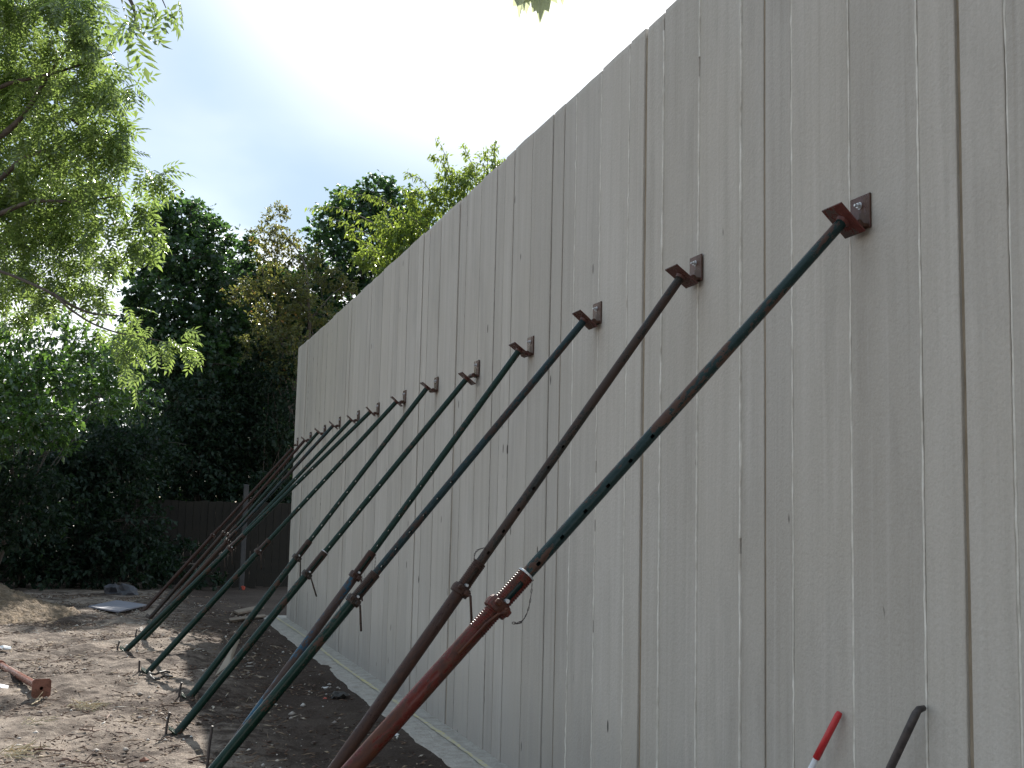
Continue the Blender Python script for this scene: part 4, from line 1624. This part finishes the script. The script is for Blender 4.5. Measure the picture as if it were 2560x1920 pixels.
    lim = [px_limb([(760, 930, 27), (775, 820, 27), (770, 740, 27), (770, 690, 27.2), (755, 640, 27.5), (700, 570, 28)], 0.05, 0.01), px_limb([(770, 780, 27), (720, 730, 27), (665, 700, 27)], 0.02, 0.006), px_limb([(775, 800, 27), (830, 735, 27.5), (880, 700, 28)], 0.02, 0.006)]
    _, n = make_tree('thorn_tree', gz(1.6, 27), cl, 'thorn_leaf', 'simple', 0.085, 6.5, 9, 'thin thorn tree with yellowing leaves by the far wall corner', 'tree', 6, bark='bark', trunk_r=0.05, droop=0.3, extra_limbs=lim, tw_len=0.55)
    tot += n
    # ---- sunlit shrub at the left
    cl = [(-60, 860, 21, 90), (40, 850, 21, 75), (120, 850, 21.5, 70), (200, 840, 22, 55), (-40, 960, 20.5, 90), (60, 950, 20.5, 80), (150, 940, 21, 75), (235, 900, 22, 70), (310, 900, 23, 70), (30, 1060, 20, 80), (120, 1040, 20, 65), (170, 1080, 20, 48), (150, 1120, 20, 30), (250, 990, 22, 75), (330, 990, 23.5, 70), (-60, 1080, 20, 90)]
    _, n = make_tree('shrub', gz(-4.6, 21.8), cl, 'shrub_leaf', 'simple', 0.115, 6.0, 8, 'big glossy leaved shrub catching the sun below the ash tree', 'shrub', 7, trunk_r=0.08, droop=0.35, crown_name='foliage', fork=0.3, limb_k=0.10, nj=0.34)
    tot += n
    # ---- dark hedge shrubs
    gh = 'dark shrubs along the back of the site'
    hs = [((-5.1, 20.9), [(-60, 1230, 20.6, 90), (30, 1190, 20.7, 75), (60, 1280, 20.8, 80), (-30, 1330, 20.8, 85), (115, 1210, 21, 55), (120, 1300, 21, 60)], 'dark shrub under the big sunlit shrub, just behind the soil heap'),
          ((-6.2, 24.5), [(-120, 1130, 24.5, 110), (-60, 1230, 24.5, 110), (-100, 1340, 24, 110), (-20, 1050, 24.5, 90)], 'dark shrub at the left edge behind the soil heap'),
          ((-4.3, 24.8), [(40, 1180, 24.5, 110), (60, 1290, 24, 110), (70, 1390, 24, 100), (140, 1170, 24.5, 90), (110, 1430, 23.6, 70)], 'dark shrub behind the heap, right of the edge one'),
          ((-3.2, 24.8), [(210, 1150, 24.5, 100), (190, 1260, 24.2, 110), (200, 1360, 24, 110), (220, 1430, 23.8, 70), (290, 1120, 24.5, 90), (270, 1080, 25.5, 80)], 'dark shrub standing left of the crumpled bags'),
          ((-2.2, 24.9), [(310, 1200, 24.3, 95), (320, 1300, 24, 100), (310, 1400, 23.8, 80), (360, 1120, 25, 90), (370, 1370, 23.9, 60), (380, 1440, 23.8, 45)], 'dark shrub behind the crumpled bags'),
          ((-0.6, 26.6), [(440, 1010, 27, 100), (430, 1110, 27, 100), (520, 1040, 27.3, 95), (510, 1140, 27, 100), (560, 1160, 27.3, 85)], 'dark shrub rising over the board fence'),
          ((1.0, 27.2), [(600, 1010, 27.8, 95), (610, 1110, 27.5, 95), (680, 1020, 27.8, 85), (680, 1120, 27.8, 90), (640, 1200, 27.5, 70), (700, 1220, 27.8, 60), (640, 940, 28, 70), (690, 935, 26.3, 52), (715, 1005, 26.3, 48), (655, 885, 26.6, 48), (722, 915, 26.4, 34), (700, 1080, 26.3, 55)], 'dark shrub filling the gap at the wall corner'),
          ((-5.2, 28.5), [(-80 + 70 * q, 1190 - 90 * (q % 2), 28.5, 95) for q in range(5)] + [(-60 + 80 * q, 1300, 28.5, 90) for q in range(4)], 'dark shrub beyond the fence at the left, behind the front row'),
          ((-2.6, 28.5), [(200 + 70 * q, 1190 - 90 * (q % 2), 28.6, 95) for q in range(4)] + [(200 + 80 * q, 1300, 28.5, 90) for q in range(4)], 'dark shrub beyond the fence in the middle, behind the front row'),
          ((0.2, 28.8), [(440 + 70 * q, 1190 - 90 * (q % 2), 28.8, 95) for q in range(5)] + [(440 + 80 * q, 1290, 28.8, 90) for q in range(4)], 'dark shrub beyond the fence by the grey post'),
          ((-1.0, 24.6), [(400, 1395, 24.6, 45), (440, 1415, 24.5, 42), (415, 1440, 24.3, 40), (500, 1440, 24.6, 32), (545, 1452, 24.7, 24), (465, 1370, 24.9, 40)], 'low weedy shrub in front of the board fence, left of the grey post'),
          ((-0.5, 26.5), [(385 + 36 * q, 1236 - 14 * (q % 3), 26.6, 44) for q in range(10)], 'dark leafy growth showing just over the board fence top'),
          ((0.9, 26.6), [(690, 1330, 27, 70), (650, 1290, 27, 55), (690, 1420, 27, 60)], 'low dark shrub against the wall end')]
    for k, (b, cl, lab) in enumerate(hs):
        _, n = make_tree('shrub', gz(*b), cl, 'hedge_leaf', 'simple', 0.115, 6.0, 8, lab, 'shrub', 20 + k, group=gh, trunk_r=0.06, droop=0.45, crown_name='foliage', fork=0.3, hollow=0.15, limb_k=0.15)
        tot += n
    cl = [(120 + 62 * q, 1225 - 55 * (q % 2), 33.5, 62) for q in range(12)] + [(140 + 75 * q, 1130, 33.8, 70) for q in range(9)]
    _, n = make_tree('shrub', gz(0.4, 33.6), cl, 'hedge_leaf', 'simple', 0.14, 6.0, 8, 'long low dark shrub far beyond the fence, under the trees', 'shrub', 47, group=gh, trunk_r=0.05, droop=0.4, crown_name='foliage', fork=0.3, hollow=0.1, limb_k=0.1)
    tot += n
    # far belt of trees that closes the view
    cl = []
    for k in range(11):
        cl.append((-260 + 105 * k, 960 + 30 * math.sin(k * 2.1), 44, 110))
        cl.append((-260 + 105 * k, 1110, 44, 110))
    for grp in range(3):
        sub = cl[grp * 8:grp * 8 + 8] if grp < 2 else cl[16:]
        cx = np.mean([at(c[0], c[1], c[2])[0] for c in sub])
        _, n = make_tree('maple_tree', gz(cx, 44.5), sub, 'maple_leaf', 'broad', 0.28, 3.6, 7, ['distant dark tree behind the left shrubs', 'distant dark tree behind the middle maple', 'distant dark tree behind the thorn and the wall corner'][grp], 'tree', 60 + grp, group=g1, trunk_r=0.2)
        tot += n
    print('leaves', tot)


make_trees()


def make_overhang():
    """a few lobed leaves of a branch hanging into the top of the picture"""
    Yd = 4.6
    cl = [((-7.6, -3.0, 7.2), 1.9), ((-6.0, -4.8, 7.6), 1.8), ((-4.4, -5.6, 7.0), 1.6), ((-7.8, -5.4, 8.2), 1.9), ((-6.2, -3.0, 8.8), 1.5), ((-9.2, -1.4, 6.6), 1.7), ((-5.2, -6.4, 5.4), 1.6), ((-8.2, -4.2, 5.2), 1.6), ((-9.6, -3.2, 7.8), 1.7)]  # unseen crown added behind the camera to shade the lower wall
    root, _ = make_tree('maple_tree', gz(-7.0, -4.2), cl, 'maple_leaf', 'broad', 0.14, 3.0, 8, 'maple near the camera, lobed leaf tips at top edge, unseen crown added for shade', 'tree', 90, trunk_r=0.2, droop=0.4, nj=0.5)
    hook = np.array(root.location)
    bm = bmesh.new()
    P = [np.array([-4.6, -3.4, 7.0]), np.array([-2.8, 0.6, 6.6]), at(1480, -620, Yd - 0.9), at(1420, -420, Yd - 0.5), at(1360, -200, Yd - 0.1), at(1330, -120, Yd), at(1315, -70, Yd)]
    tube_bm(bm, np.array(P) - hook, [0.05, 0.035, 0.016, 0.010, 0.006, 0.004, 0.002], 7)
    build('branch', bm, MATS['bark'], root, True)
    out = [(0, 0), (-.16, -.02), (-.46, .10), (-.36, .26), (-.56, .50), (-.30, .48), (-.26, .74), (-.12, .70), (0, 1.0), (.12, .70), (.26, .74), (.30, .48), (.56, .50), (.36, .26), (.46, .10), (.16, -.02)]
    specs = [(1288, -66, -0.05, 92, 0.3), (1306, -58, 0.03, 106, -0.4), (1336, -64, 0.06, 108, 0.15), (1352, -56, -0.04, 108, 0.5), (1366, -62, 0.05, 112, -0.2), (1400, -90, 0.02, 108, 0.4), (1322, -80, 0.1, 112, 0.0)]
    r = np.random.default_rng(9)
    for px, py, dy, ln, tw in specs:
        b = at(px, py, Yd + dy)
        L = ln / FPX * np.linalg.norm(b - CAM_P)
        d = norm(np.array([0.10 * tw, 0.25 * r.normal(), -1.0]))
        s = norm(np.cross(d, [math.sin(tw * 1.5), math.cos(tw * 1.5), 0.0]))
        nn = np.cross(s, d)
        bm = bmesh.new()
        c = bm.verts.new(b + d * L * 0.42 - nn * L * 0.05 - hook)
        ring = [bm.verts.new(b + s * x * L * 0.8 + d * y * L + nn * L * 0.12 * abs(x) - hook) for x, y in out]
        for k in range(len(ring)):
            bm.faces.new((c, ring[k], ring[(k + 1) % len(ring)]))
        tube_bm(bm, [np.array(P[-1]) - hook, (np.array(P[-1]) + b) / 2 - hook, b - hook], 0.0012, 4)
        build('leaf', bm, MATS['backlit_leaf'], root)


make_overhang()
